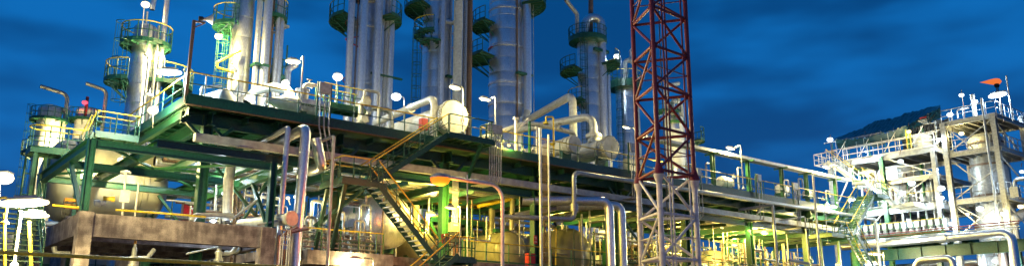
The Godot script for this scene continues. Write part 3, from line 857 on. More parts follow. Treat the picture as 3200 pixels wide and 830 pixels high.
func towers():
	# T1
	var b = Vector3(12.393, 15.195, -50)
	var t = tower("clad_tower", "slender clad tower at left with two round platforms and gooseneck", Vector3(b.x, 0, b.z), 0.65, 9.0, 18.356, 1.15, 3, true, 0.4)
	var y = 18.318
	round_platform(t, Vector3(0.1, y, 0), 0.55, 1.42, 0, 360, "yellow", 9)
	var y2 = 15.799
	round_platform(t, Vector3(-0.65, y2, 0.35), 0.2, 1.34, 110, 320, "yellow", 7)
	round_platform(t, Vector3(1.4, 16.16, -0.7), 0.3, 1.75, -60, 200, "yellow", 6, true)
	ladder(t, Vector3(-1.1, y2, 0.4), Vector3(-1.1, y + 1.0, 0.4), Vector3(-0.95, 0, 0.3).normalized())
	ladder(t, Vector3(-1.0, y2 - 1.5, 0.8), Vector3(-1.0, y2, 0.8), Vector3(-1.0, 0, 0.4).normalized())
	run(t, [Vector3(0.95, 9, 0.3), Vector3(0.95, y + 3.7, 0.3), Vector3(0.23, y + 3.85, 0.3), Vector3(0.15, y + 2.2, 0.3)], 0.15, "clad_c", 0.45)
	run(t, [Vector3(0.52, 9, 0.85), Vector3(0.52, y + 1.1, 0.85)], 0.09, "galv")
	run(t, [Vector3(0.1, 9, 0.98), Vector3(0.1, y - 1.0, 0.98), Vector3(-0.15, y - 0.8, 0.98)], 0.1, "clad_b")
	run(t, [Vector3(0.78, 9, 0.75), Vector3(0.78, y - 2.2, 0.75), Vector3(1.0, y - 2.0, 0.75)], 0.05, "white")
	run(t, [Vector3(-0.1, y, 0.3), Vector3(-0.1, y + 2.0, 0.3)], 0.06, "galv")
	# horn loudspeaker on its post
	var hp = thing("horn_speaker", "horn loudspeaker on a tall steel post at the deck corner", "loudspeaker", Vector3(11.087, 11.99, -36.8))
	var q = Vector3(11.176, 15.584, -36.8) - Vector3(11.087, 11.99, -36.8)
	q.x = 0.05
	part(hp, "post", MB.new().bar(Vector3(0, -0.3, 0), q, 0.13, 0.13), "brown_pipe")
	part(hp, "arm", MB.new().bar(q + Vector3(0, -0.05, 0), q + Vector3(0.5, 0.0, 0), 0.08, 0.08).bar(q + Vector3(0.02, -0.35, 0), q + Vector3(0.45, -0.05, 0), 0.05, 0.05), "brown_pipe")
	part(hp, "driver", MB.new().lathe(q + Vector3(0.32, 0.16, 0), Vector3(1, 0.1, 0.2), [Vector2(0.001, -0.14), Vector2(0.11, -0.12), Vector2(0.11, 0.05), Vector2(0.06, 0.1)], 14), "dark")
	part(hp, "horn", MB.new().lathe(q + Vector3(0.4, 0.17, 0.01), Vector3(1, 0.1, 0.2), [Vector2(0.06, 0.0), Vector2(0.09, 0.15), Vector2(0.17, 0.3), Vector2(0.27, 0.4), Vector2(0.25, 0.4), Vector2(0.06, 0.1)], 18), "mast_white")
	# T2
	b = Vector3(17.066, 18.566, -47)
	t = tower("clad_tower", "white-lit tower with side platforms and a cluster of parallel pipes", Vector3(b.x, 0, b.z), 0.62, 9.0, 27.0, 1.25, 3, false, 0.9)
	y = 19.491
	round_platform(t, Vector3(-0.55, y, 0.2), 0.3, 1.22, 110, 320, "yellow", 8)
	round_platform(t, Vector3(1.7, 20.718, -0.2), 0.2, 1.1, -70, 130, "yellow", 6)
	round_platform(t, Vector3(0, y + 3.2, 0), 0.6, 1.5, 140, 280, "yellow", 6)
	part(t, "platform_support", MB.new().bar(Vector3(0.9, 20.718 - 0.2, 0.1), Vector3(2.9, 20.718 - 0.35, 0.1), 0.2, 0.16).bar(Vector3(1.0, 20.718 - 1.6, 0.1), Vector3(2.7, 20.718 - 0.45, 0.1), 0.16, 0.14), "steel")
	ladder(t, Vector3(-0.9, 12, 0.3), Vector3(-0.9, y - 0.2, 0.3), Vector3(-0.9, 0, 0.4).normalized(), true, "leaf")
	ladder(t, Vector3(-0.6, y, 0.5), Vector3(-0.6, y + 4.0, 0.5), Vector3(-0.9, 0, 0.4).normalized(), true, "leaf")
	for k in [[0.7, 0.8, 0.17, "clad_b"], [1.15, 1.0, 0.26, "clad_c"], [1.75, 0.3, 0.1, "brown_pipe"], [1.98, 0.6, 0.13, "clad_b"], [2.3, 0.4, 0.17, "clad_c"], [1.5, 0.2, 0.08, "galv"]]:
		run(t, [Vector3(k[0], 9, k[1]), Vector3(k[0], 27, k[1])], k[2], k[3])
	for k in [17.2, 21.5]:
		part(t, "pipe_clamp", MB.new().box(Vector3(0.9, k, 0.9), Vector3(0.9, 0.16, 0.8)), "green")
	run(t, [Vector3(3.0, 12, 0.2), Vector3(3.0, 17.6, 0.2), Vector3(3.5, 18.0, 0.2)], 0.2, "clad_c", 0.4)
	run(t, [Vector3(-0.3, y - 1.6, 0.9), Vector3(-1.6, y - 2.6, 0.9), Vector3(-1.6, y - 2.9, 0.9), Vector3(-0.6, y - 3.0, 0.9)], 0.07, "yellow", 0.1)
	# side frame right of it
	var sf = thing("vent_stack", "small caged vent frame with railed top beside the pipe cluster", "vent stack", Vector3(19.656, 0, -47.5))
	var yt = 18.629
	for k in 4: part(sf, "upright", MB.new().tube([Vector3((k % 2) * 0.8 - 0.4, 9, (k / 2) * 0.8 - 0.4), Vector3((k % 2) * 0.8 - 0.4, yt + 0.6 * (k % 2), (k / 2) * 0.8 - 0.4)], 0.05, 6), "green")
	round_platform(sf, Vector3(0, yt - 1.6, 0), 0.1, 0.8, 0, 360, "green", 6)
	run(sf, [Vector3(0.2, 9, 0), Vector3(0.2, yt + 0.4, 0)], 0.09, "galv")
	# T3
	b = Vector3(28.15, 22.192, -52)
	t = tower("clad_tower", "wide clad tower third from left wrapped in vertical pipes", Vector3(b.x, 0, b.z), 1.1, 9.0, 31, 1.5, 4, false, 0.2)
	for k in [[25.97, -50.2, 0.24, "clad_b"], [26.84, -50.0, 0.3, "clad_c"], [26.627, -50.5, 0.06, "brown_pipe"], [28.209, -50.3, 0.3, "clad_b"], [29.294, -51.0, 0.2, "galv"], [29.698, -51.0, 0.27, "clad_a"], [28.973, -51.0, 0.16, "clad_c"]]:
		run(t, [Vector3(k[0] - b.x, 9, k[1] - b.z), Vector3(k[0] - b.x, 31, k[1] - b.z)], k[2], k[3])
	y = 24.158
	round_platform(t, Vector3(0, y, 0), 1.2, 2.7, 155, 262, "green", 8)
	round_platform(t, Vector3(0, 24.387, 0), 1.2, 2.6, -20, 75, "green", 6)
	run(t, [Vector3(-1.0, y - 1.6, 1.2), Vector3(-2.4, y - 2.2, 1.4), Vector3(-1.0, y - 2.7, 1.5)], 0.05, "red", 0.05)
	for k in [y - 0.1, y - 4.5]: part(t, "red_ring", MB.new().ring(Vector3(0, k, 0), 1.5, 0.045, Vector3.UP, 24, 6, 0, PI * 1.2), "red")
	for k in [15.0, 19.2, 23.6]: band(t, k, 1.11)
	part(t, "pipe_guide", MB.new().box(Vector3(1.2, 19.967, 1.2), Vector3(2.6, 0.14, 0.14)), "green")
	run(t, [Vector3(-1.5, y + 0.8, 1.5), Vector3(-1.2, y + 1.4, 1.0), Vector3(0, y + 1.4, 1.0)], 0.22, "steel", 0.3)
	# T4
	b = Vector3(34.436, 20.955, -52)
	t = tower("clad_tower", "clad tower beside a fat pale riser with a caged ladder on its left", Vector3(b.x, 0, b.z), 1.08, 9.0, 31, 1.4, 4, false, 1.0)
	ladder(t, Vector3(32.152 - b.x, 18.632, 0.5), Vector3(32.152 - b.x, 24.458, 0.5), Vector3(0, 0, 1))
	y = 24.41
	round_platform(t, Vector3(-0.3, y, 0.4), 1.0, 1.75, 130, 262, "yellow", 6)
	round_platform(t, Vector3(-1.0, 23.691, 0.8), 0.3, 0.9, 0, 360, "green", 6, false)
	round_platform(t, Vector3(0, 26.712, 0), 1.1, 2.6, 150, 262, "yellow", 8)
	for k in [[33.963, -50.5, 0.26, "clad_b", 31], [35.081, -50.0, 0.36, "pipe_grey", 31], [36.106, -50.5, 0.17, "galv", 31], [36.788, -50.8, 0.21, "brown_pipe", 31], [35.111, -51.0, 0.1, "clad_b", 31]]:
		run(t, [Vector3(k[0] - b.x, 9, k[1] - b.z), Vector3(k[0] - b.x, k[4], k[1] - b.z)], k[2], k[3])
	run(t, [Vector3(-0.6, y + 1.0, 1.2), Vector3(1.2, y + 1.0, 1.6)], 0.2, "clad_c", 0.1)
	for k in [y - 0.7, y + 0.5]: part(t, "red_ring", MB.new().ring(Vector3(0, k, 0), 1.3, 0.04, Vector3.UP, 24, 6, 0, PI * 1.2), "red")
	for k in [17.0, 21.0]: part(t, "pipe_guide", MB.new().box(Vector3(0.8, k, 1.3), Vector3(1.4, 0.18, 0.3)), "green")
	# T5
	b = Vector3(41.455, 22.325, -52)
	t = tower("clad_tower", "widest clad tower in the middle with raised bands and a side riser", Vector3(b.x, 0, b.z), 1.42, 9.0, 32, 1.25, 5, false, 0.5)
	for v in [28.392, 25.057, 21.851, 20.109]: band(t, v, 1.43, "clad_b", 0.16)
	run(t, [Vector3(41.471 - b.x, 9, 1.5), Vector3(41.471 - b.x, 32, 1.5)], 0.06, "brown_pipe")
	var rx: float = 42.541 - b.x
	run(t, [Vector3(rx, 19.425, 1.5), Vector3(rx, 32, 1.5)], 0.34, "clad_c", 0.1, "riser")
	run(t, [Vector3(rx + 0.6, 12, 1.6), Vector3(rx + 0.6, 32, 1.6)], 0.03, "steel")
	part(t, "pipe_guide", MB.new().box(Vector3(rx - 0.4, 22.591, 1.5), Vector3(1.6, 0.2, 0.5)), "green")
	y = 24.053
	round_platform(t, Vector3(0, y, 0), 1.5, 3.2, 165, 250, "green", 7)
	round_platform(t, Vector3(0, 26.968, 0), 1.5, 2.9, 165, 250, "green", 7)
	round_platform(t, Vector3(0, 28.995, 0), 1.5, 3.4, -20, 70, "green", 8)
	for k in [y + 0.9, y + 3.2]: part(t, "red_ring", MB.new().ring(Vector3(0, k, 0), 1.5, 0.04, Vector3.UP, 28, 6, 0, PI * 1.2), "red")
	# T6
	b = Vector3(55.049, 25.942, -56)
	var top = 29.616
	t = tower("clad_tower", "bluish clad tower with a crown platform and bent vent pipe", Vector3(b.x, 0, b.z), 1.07, 9.0, top, 1.3, 4, true, 0.1)
	part(t, "crown_ring", MB.new().lathe(Vector3.UP * top, Vector3.UP, [Vector2(1.0, 0), Vector2(1.9, 0.15), Vector2(1.9, 0.5), Vector2(1.0, 0.5)], 28), "green")
	round_platform(t, Vector3(0, top + 0.55, 0), 0.7, 1.9, 0, 360, "green", 10)
	y = 26.606
	round_platform(t, Vector3(-0.4, y, 0.3), 1.0, 2.7, 160, 262, "green", 6)
	round_platform(t, Vector3(-0.2, 23.552, 0.3), 1.0, 2.1, 155, 255, "yellow", 5)
	round_platform(t, Vector3(0.3, 27.509, 0.3), 1.0, 2.7, -20, 80, "yellow", 5)
	rx = 55.99 - b.x
	run(t, [Vector3(rx, 9, 1.0), Vector3(rx, top + 2.7, 1.0), Vector3(rx - 1.4, top + 2.7, 0.4), Vector3(-0.6, top + 0.5, 0.0)], 0.42, "clad_b", 0.7)
	run(t, [Vector3(0.4, top + 0.5, 0), Vector3(0.4, top + 5.6, 0.2), Vector3(1.2, top + 5.6, 0.2)], 0.24, "brown_pipe", 0.35)
	run(t, [Vector3(-1.4, top + 0.5, 0), Vector3(-1.4, top + 2.9, 0), Vector3(-2.9, top + 4.0, 0)], 0.2, "pipe_grey", 0.4)
	run(t, [Vector3(rx + 0.9, 9, 0.9), Vector3(rx + 0.9, top - 3, 0.9)], 0.2, "clad_a")
	ladder(t, Vector3(-1.5, 14, 0.8), Vector3(-1.5, top + 1.4, 0.8), Vector3(-0.5, 0, 1).normalized())
	part(t, "pipe_guide", MB.new().box(Vector3(rx - 0.3, top - 0.8, 0.9), Vector3(1.9, 0.3, 0.9)), "green")
	# T7
	b = Vector3(62.376, 25.043, -58)
	top = 26.633
	t = tower("clad_tower", "shorter clad tower behind the red mast with green collar", Vector3(b.x, 0, b.z), 0.98, 9.0, top, 1.3, 4, true, 0.7)
	part(t, "crown_ring", MB.new().lathe(Vector3.UP * top, Vector3.UP, [Vector2(0.9, 0), Vector2(1.75, 0.15), Vector2(1.75, 0.8), Vector2(0.9, 0.8)], 28), "green")
	round_platform(t, Vector3(0, top + 0.85, 0), 0.6, 1.75, 0, 360, "yellow", 8)
	run(t, [Vector3(0.1, top, 0), Vector3(0.1, top + 3.4, 0), Vector3(1.6, top + 3.8, 0), Vector3(1.9, top - 8, 0)], 0.26, "pipe_grey", 0.6)
	ladder(t, Vector3(-1.4, 12, 0.5), Vector3(-1.4, top + 1.0, 0.5), Vector3(-0.8, 0, 0.6).normalized())
	part(t, "vent_tip", MB.new().lathe(Vector3(1.0, top + 3.4, 0.3), Vector3.UP, [Vector2(0.5, 0), Vector2(0.4, 0.5), Vector2(0.3, 0.6), Vector2(0.34, 1.2), Vector2(0.1, 1.6), Vector2(0.1, 2.4), Vector2(0.001, 2.4)], 16), "pipe_grey")
	# T8
	b = Vector3(58.057, 18.515, -48)
	top = 20.337
	t = tower("clad_tower", "small white clad vessel with green flange seen through the mast", Vector3(b.x, 0, b.z), 0.78, 9.0, top, 1.2, 3, false, 0.2, ["clad_c", "white"])
	part(t, "green_flange", MB.new().lathe(Vector3.UP * top, Vector3.UP, [Vector2(0.7, 0), Vector2(0.95, 0), Vector2(0.95, 0.22), Vector2(0.6, 0.4), Vector2(0.3, 0.9), Vector2(0.001, 0.9)], 24), "leaf")
	run(t, [Vector3(-0.2, top + 0.8, 0), Vector3(-0.2, top + 2.2, 0), Vector3(1.0, top + 2.4, 0), Vector3(1.1, top - 6, 0)], 0.26, "pipe_grey", 0.5)
	run(t, [Vector3(-1.3, top - 6, 0.2), Vector3(-1.3, top + 3.4, 0.2), Vector3(0.6, top + 4.0, 0.2)], 0.2, "pipe_grey", 0.5)
	round_platform(t, Vector3(1.4, 18.963, 0.2), 0.4, 1.6, -90, 90, "green", 5)
	round_platform(t, Vector3(-0.9, top + 1.0, 0), 0.5, 1.2, 60, 250, "yellow", 5)

func deck_equipment():
	exchanger("heat_exchanger", "large round exchanger end cover beside the stair head, brightly lit", Vector3(26.2, 13.68, -37.5), 0.99, 7.0, "vessel", 40, "vessel")
	part(get_node("heat_exchanger"), "danger_sign", MB.new().box(Vector3(0.52, -0.1, 0.03), Vector3(0.16, 0.22, 0.01)), "red")
	exchanger("heat_exchanger", "grey exchanger with square nameplate under the left arched pipe", Vector3(36.0, 13.62, -38.0), 0.58, 4.6, "vessel", 0)
	part(get_node("heat_exchanger_001"), "nameplate", MB.new().box(Vector3(0, 0, 0.02), Vector3(0.24, 0.2, 0.02)), "tank")
	var ex = exchanger("heat_exchanger", "larger grey exchanger with bolted cover under the right arched pipe", Vector3(39.3, 13.85, -38.0), 0.78, 5.0, "vessel", 30)
	part(ex, "nozzle", MB.new().lathe(Vector3(0, 0.6, -1.6), Vector3.UP, [Vector2(0.42, 0), Vector2(0.42, 0.35), Vector2(0.56, 0.35), Vector2(0.56, 0.55), Vector2(0.34, 0.55), Vector2(0.34, 0.7)], 22), "vessel")
	part(ex, "nameplate", MB.new().box(Vector3(0.1, 0, 0.02), Vector3(0.2, 0.26, 0.02)), "tank")
	# arched pipes
	var q = [Vector3(41.822, 18.614, -50), Vector3(39.265, 18.199, -41.6), Vector3(39.509, 15.42, -41.6) + Vector3(0, -2, 0)]
	q[1].y = 18.3
	q[0] = Vector3(q[0].x, 18.4, q[0].z)
	q[2].x = q[1].x
	q = [Vector3(42.518, 19.534, -50.5)] + q
	var a = pipe("arched_pipe", "thick grey pipe arching from the wide tower down to the deck", q, 0.28, "pipe_grey", 0.75)
	q = [Vector3(39.3, 16.2, -46), Vector3(39.3, 16.35, -39.6), Vector3(39.3, 14.4, -39.6)]
	q[0].x = 37.4
	a = pipe("arched_pipe", "thick grey pipe arching into the larger exchanger's nozzle", q, 0.27, "pipe_grey", 0.75)
	q = [Vector3(25.6, 14.8, -45.5), Vector3(25.3, 14.82, -38.3), Vector3(25.3, 12.4, -38.3)]
	a = pipe("arched_pipe", "pale elbow pipe passing behind the big lit end cover", q, 0.21, "pipe_grey", 0.45)
	flange(a, Vector3(25.45, 14.81, -41.0), Vector3(0, 0, 1), 0.3, 0.05, "pipe_grey")
	q = [Vector3(18.8, 12.3, -43.8), Vector3(18.7, 13.3, -42.4), Vector3(18.7, 13.5, -39.2), Vector3(18.7, 12.2, -39.2)]
	a = pipe("arched_pipe", "white S-shaped pipe hump on deck beside the lettered vessel", [Vector3(15.842, 13.671, -42), Vector3(16.143, 14.347, -42), Vector3(16.781, 14.467, -41), Vector3(17.342, 14.163, -40), Vector3(17.468, 13.087, -40)], 0.24, "pipe_grey", 0.5)
	pipe("arched_pipe", "low pale pipe stub behind the white hump pipe", [Vector3(16.597, 13.324, -41), Vector3(17.443, 14.003, -41)], 0.18, "pipe_grey", 0.2)
	pipe("arched_pipe", "small bent pipe standing on the deck near the rail corner", [Vector3(12.442, 12.732, -39), Vector3(12.449, 13.178, -39), Vector3(13.386, 13.421, -39)], 0.07, "pipe_grey", 0.15)
	pipe("arched_pipe", "slim hooked pipe above the round blind flange", [Vector3(21.798, 12.772, -38.4), Vector3(21.724, 14.504, -38.4), Vector3(20.859, 14.487, -38.4), Vector3(20.876, 14.132, -38.4)], 0.085, "pipe_grey", 0.2)
	pipe("arched_pipe", "grey pipe elbow behind the deck valves near the hooked pipe", [Vector3(23.544, 13.086, -40), Vector3(23.462, 14.108, -40), Vector3(22.117, 14.065, -40), Vector3(22.038, 13.587, -40)], 0.16, "steel", 0.3)
	pipe("arched_pipe", "slanting grey pipe ending at the round blind flange", [Vector3(22.297, 14.54, -43), Vector3(21.256, 14.01, -39)], 0.15, "pipe_grey", 0.2)
	var bf = thing("blind_flange", "round studded blind flange standing above the deck rail", "flange", Vector3(21.113, 13.95, -38.6))
	flange(bf, Vector3.ZERO, Vector3(0.2, 0, 1).normalized(), 0.3, 0.05, "pipe_grey", 20)
	part(bf, "neck", MB.new().tube([Vector3(0, 0, -0.1), Vector3(0, 0, -0.6), Vector3(0, -1.6, -0.6)], 0.14, 12, 0.3), "pipe_grey")
	var bf2 = thing("blind_flange", "lower studded flange cover close to the deck edge", "flange", Vector3(20.826, 12.805, -38.2))
	flange(bf2, Vector3.ZERO, Vector3(0.2, 0.2, 1).normalized(), 0.26, 0.05, "pipe_grey", 18)
	part(bf2, "neck", MB.new().tube([Vector3(0, 0, -0.1), Vector3(0, 0, -0.5), Vector3(0, -0.4, -0.5)], 0.13, 12, 0.2), "pipe_grey")
	# white dome-ended drum at the deck corner and the lettered vessel
	var d = thing("deck_drum", "white round-ended drum on the deck near its corner", "vessel", Vector3(13.465, 12.748, -38.6))
	var p = []
	for i in 8: p.append(Vector2(maxf(0.46 * sin(PI * 0.5 * i / 7.0), 0.001), -0.22 * cos(PI * 0.5 * i / 7.0)))
	p.append(Vector2(0.46, 2.4))
	p.append(Vector2(0.001, 2.6))
	part(d, "shell", MB.new().lathe(Vector3.ZERO, Vector3(-0.2, 0, -1), p, 28), "white")
	part(d, "saddle", MB.new().box(Vector3(-0.1, -0.5, -0.8), Vector3(0.6, 0.5, 0.2)), "green")
	var lv = thing("lettered_vessel", "white horizontal vessel with black lettering M-EA50 behind the junction box", "vessel", Vector3(17.216, 13.003, -38.6))
	part(lv, "shell", MB.new().lathe(Vector3(0.9, 0, 0), Vector3.LEFT, [Vector2(0.001, -0.1), Vector2(0.44, -0.1), Vector2(0.44, 1.7), Vector2(0.3, 1.9), Vector2(0.12, 2.6), Vector2(0.001, 2.6)], 26), "white")
	part(lv, "dome", MB.new().lathe(Vector3(0.2, 0.3, 0), Vector3.UP, [Vector2(0.3, 0), Vector2(0.3, 0.5), Vector2(0.36, 0.5), Vector2(0.36, 0.6), Vector2(0.001, 0.62)], 18), "pipe_grey")
	part(lv, "saddle", MB.new().box(Vector3(0.2, -0.55, 0), Vector3(0.3, 0.5, 0.6)), "green")
	var tm = TextMesh.new()
	tm.text = "M-EA50"
	tm.font_size = 16
	tm.pixel_size = 0.012
	tm.depth = 0.01
	var sf = SystemFont.new()
	sf.font_names = PackedStringArray(["Droid Sans"])
	sf.font_weight = 700
	tm.font = sf
	tm.material = M["dark"]
	var lt = MeshInstance3D.new()
	lt.name = "lettering"
	lt.mesh = tm
	lv.add_child(lt)
	lt.position = Vector3(0.3, -0.02, 0.446)
	part(lv, "end_pipe", MB.new().tube([Vector3(0.9, 0.25, 0), Vector3(1.7, 0.25, 0)], 0.24, 16), "clad_c")
	valve("gate valve standing on the lettered vessel's top", Vector3(17.76, 14.16, -38.6), Vector3.RIGHT, 0.16)
	pipe("arched_pipe", "small white arch pipe over the lettered vessel", [Vector3(17.427, 13.165, -38.4), Vector3(17.401, 14.129, -38.4), Vector3(18.287, 14.213, -38.4), Vector3(18.32, 13.667, -38.4)], 0.1, "white", 0.2)
	# step platform with its own rail
	var sp = thing("step_platform", "low green step platform with rails behind the deck edge", "platform", Vector3(20.279, 13.205, -40))
	var lf = landing(sp, Vector3(0, 0.5, 0), 2.6, 1.2)
	railing(lf, [Vector3(-1.25, 0.5, 0.5), Vector3(1.25, 0.5, 0.5)], 1.1, "yellow", "leaf", 0.8)
	railing(lf, [Vector3(-1.25, 0.5, -0.5), Vector3(1.25, 0.5, -0.5)], 1.1, "yellow", "leaf", 0.8)
	for k in [-1.2, 1.2]: part(sp, "leg", MB.new().box(Vector3(k, 0.0, 0.5), Vector3(0.1, 0.7, 0.1)), "green")
	var rc = thing("red_cabinet", "red fire equipment cabinet beside the big end cover", "cabinet", Vector3(24.196, 12.634, -37.6))
	part(rc, "cabinet", MB.new().box(Vector3(0, 0.3, 0), Vector3(0.5, 0.62, 0.3)), "red")
	part(rc, "door", MB.new().box(Vector3(0.0, 0.3, 0.16), Vector3(0.4, 0.5, 0.02)), "red")
	# junction boxes along the edge
	junction("junction box with three conduits bent over the deck edge, beside the lettered vessel", Vector3(17.55, 12.0, -36.35), 0.62, 1.75, 3, 2.4, 0.5)
	junction("conduit stand with close grey conduits beside the big round end cover", Vector3(28.1, 12.0, -36.3), 1.0, 1.3, 6, 2.1)
	junction("junction box with four conduits in front of the larger exchanger", Vector3(39.6, 12.1, -36.3), 0.75, 1.75, 4, 1.9)
	junction("junction box on a post just past the red mast", Vector3(46.281, 11.558, -36.35), 0.45, 1.5, 2, 2.0)
	junction("junction box on a post midway along the far walkway", Vector3(53.427, 11.966, -36.35), 0.5, 1.5, 2, 2.0)
	junction("junction box nearest the far right stairs on the walkway edge", Vector3(58.3, 11.965, -36.35), 0.6, 1.4, 3, 2.2)
	# cross pipe and stands in front of the wide tower
	pipe("arched_pipe", "long grey pipe rising and falling before the wide tower", [Vector3(28.635, 12.901, -39), Vector3(32.62, 14.621, -39), Vector3(33.685, 14.729, -39), Vector3(36.896, 14.65, -39), Vector3(37.023, 13.908, -39)], 0.15, "pipe_grey", 0.3)
	var wp = thing("tee_stand", "cream painted pipe stand with slanted arm at the deck rail", "pipe stand", Vector3(30.416, 12.254, -37.2))
	part(wp, "post", MB.new().bar(Vector3(0, -0.4, 0), Vector3(0, 1.9, 0), 0.13, 0.13), "mast_white")
	part(wp, "arm", MB.new().bar(Vector3(0.05, 1.2, 0), Vector3(1.0, 2.1, 0), 0.12, 0.12), "mast_white")
	part(wp, "cap", MB.new().box(Vector3(0, 1.95, 0), Vector3(0.3, 0.14, 0.2)), "mast_white")
	var gp = thing("tee_stand", "green pipe support post next to the cream stand", "pipe stand", Vector3(31.481, 12.303, -37.2))
	part(gp, "post", MB.new().bar(Vector3(0, -0.4, 0), Vector3(0, 1.9, 0), 0.12, 0.12), "leaf")
	part(gp, "foot", MB.new().box(Vector3(0, -0.42, 0), Vector3(0.3, 0.06, 0.3)), "leaf")
	var wt = thing("tee_stand", "white capped pipe post beside the yellow safety shower", "pipe stand", Vector3(32.062, 12.284, -37.2))
	part(wt, "post", MB.new().bar(Vector3(0, -0.4, 0), Vector3(0, 1.6, 0), 0.1, 0.1), "white")
	part(wt, "cap", MB.new().box(Vector3(0.05, 1.62, 0), Vector3(0.36, 0.12, 0.16)), "white")
	var ss = thing("safety_shower", "yellow safety shower with bell head on the deck", "safety shower", Vector3(33.616, 12.529, -37.4))
	part(ss, "pipe", MB.new().tube([Vector3(0, -0.5, 0), Vector3(0, 2.35, 0), Vector3(-0.62, 2.25, 0), Vector3(-0.62, 2.0, 0)], 0.055, 8, 0.12), "yellow")
	part(ss, "shower_head", MB.new().lathe(Vector3(-0.62, 1.8, 0), Vector3.UP, [Vector2(0.001, 0), Vector2(0.2, 0), Vector2(0.12, 0.12), Vector2(0.05, 0.22), Vector2(0.001, 0.22)], 16), "yellow")
	part(ss, "basin", MB.new().lathe(Vector3(-0.12, 0.5, 0), Vector3.UP, [Vector2(0.001, 0), Vector2(0.1, 0), Vector2(0.22, 0.14), Vector2(0.2, 0.14), Vector2(0.001, 0.05)], 16), "yellow")
	valve("gate valve with dark handwheel above the arched pipes", Vector3(35.249, 14.643, -38.6), Vector3.RIGHT, 0.14)
	valve("gate valve low on the deck left of the grey exchangers", Vector3(32.416, 12.667, -38), Vector3.RIGHT, 0.16)
	valve("gate valve behind the rail near the strip-lit tower pole", Vector3(30.094, 12.97, -38.2), Vector3.RIGHT, 0.16)
	valve("gate valve at the base of the slender left tower", Vector3(10.918, 13.211, -42), Vector3.RIGHT, 0.15)
	valve("gate valve beside the white-lit tower's foot", Vector3(16.232, 16.449, -45.5), Vector3.RIGHT, 0.17)
	var sb = thing("square_cabinet", "pale square cabinet behind the red mast on the deck", "cabinet", Vector3(40.717, 12.209, -37.6))
	part(sb, "body", MB.new().box(Vector3(0, 0.45, 0), Vector3(0.85, 0.95, 0.6)), "vessel")
	part(sb, "nameplate", MB.new().box(Vector3(0, 0.5, 0.31), Vector3(0.22, 0.2, 0.02)), "tank")
	# tray on posts over the far walkway
	var tr = thing("overhead_tray", "long overhead cable tray on green posts above the far walkway", "cable tray", Vector3(56, 15.1, -38.2))
	for i in 6: part(tr, "tray_cover", MB.new().box(Vector3(-11.0 + i * 4.5, 0, 0), Vector3(4.48, 0.22, 0.7)), "tray")
	for x in [-5.6, -1.2, 3.4, 7.0, 11.6]:
		part(tr, "post", MB.new().ibeam(Vector3(x, -3.1, 0), Vector3(x, -0.12, 0), 0.3, 0.24, Vector3.RIGHT), "leaf")
		part(tr, "cross_arm", MB.new().box(Vector3(x, -0.17, 0), Vector3(0.14, 0.1, 1.3)), "leaf")
	# small gear on the far walkway
	for k in [[2225, 585, 0.35], [2270, 570, 0.6], [2440, 595, 0.55], [2520, 600, 0.4]]:
		var c: Vector3 = {2225: Vector3(50.377, 12.396, -38.4), 2270: Vector3(52.286, 13.005, -38.6), 2440: Vector3(59.916, 13.28, -38.6), 2520: Vector3(63.692, 13.327, -38.6)}[k[0]]
		var m = thing("deck_pump", {2225: "small pump unit on the walkway just past the mast", 2270: "white motor casing under the overhead tray", 2440: "pale wide motor casing with square cover on the far walkway", 2520: "small dark motor unit near the far end of the walkway"}[k[0]], "pump", c)
		part(m, "casing", MB.new().lathe(Vector3(-k[2], 0, 0), Vector3.RIGHT, [Vector2(0.001, 0), Vector2(k[2] * 0.7, 0.08), Vector2(k[2] * 0.8, k[2] * 0.6), Vector2(k[2] * 0.75, k[2] * 1.8), Vector2(k[2] * 0.3, k[2] * 2.0), Vector2(0.001, k[2] * 2.1)], 18), "white" if k[0] != 2520 else "steel")
		part(m, "base", MB.new().box(Vector3(0, -k[2] * 0.8, 0), Vector3(k[2] * 2.2, 0.2, k[2] * 1.2)), "green")
		part(m, "cover", MB.new().box(Vector3(k[2] * 1.1, 0, 0.1), Vector3(0.06, k[2], k[2])), "tray")
	for k in 7:
		var c = Vector3(46.5 + k * 3.1, 12.9 + (k % 3) * 0.25, -38.0 - (k % 2) * 0.6)
		valve("small valve among the pipes on the far walkway", c, Vector3.RIGHT, 0.13, "pipe_grey", "valves on the far walkway")
		pipe("deck_pipe", "thin hooked pipe standing on the far walkway", [c + Vector3(0.5, -1, 0), c + Vector3(0.5, 0.8 + 0.3 * (k % 2), 0), c + Vector3(1.1, 0.85 + 0.3 * (k % 2), 0), c + Vector3(1.1, 0.3, 0)], 0.06, "galv", 0.15, "hooked pipes on the far walkway")
	pipe("deck_pipe", "long low pipe lying along the far walkway", [Vector3(45, 12.5, -38.6), Vector3(67, 12.5, -38.6)], 0.12, "pipe_grey", 0.1)
	pipe("deck_pipe", "long low galvanised pipe behind the walkway rail near the towers", [Vector3(27.6, 12.45, -39.4), Vector3(35, 12.45, -39.4)], 0.12, "galv", 0.1)
	for k in 6:
		var c = Vector3(29.0 + k * 1.15, 12.5, -37.6 - (k % 2) * 0.5)
		valve("small valve in the row on deck before the wide tower", c, Vector3.RIGHT, 0.12, "pipe_grey", "valve row before the wide tower")

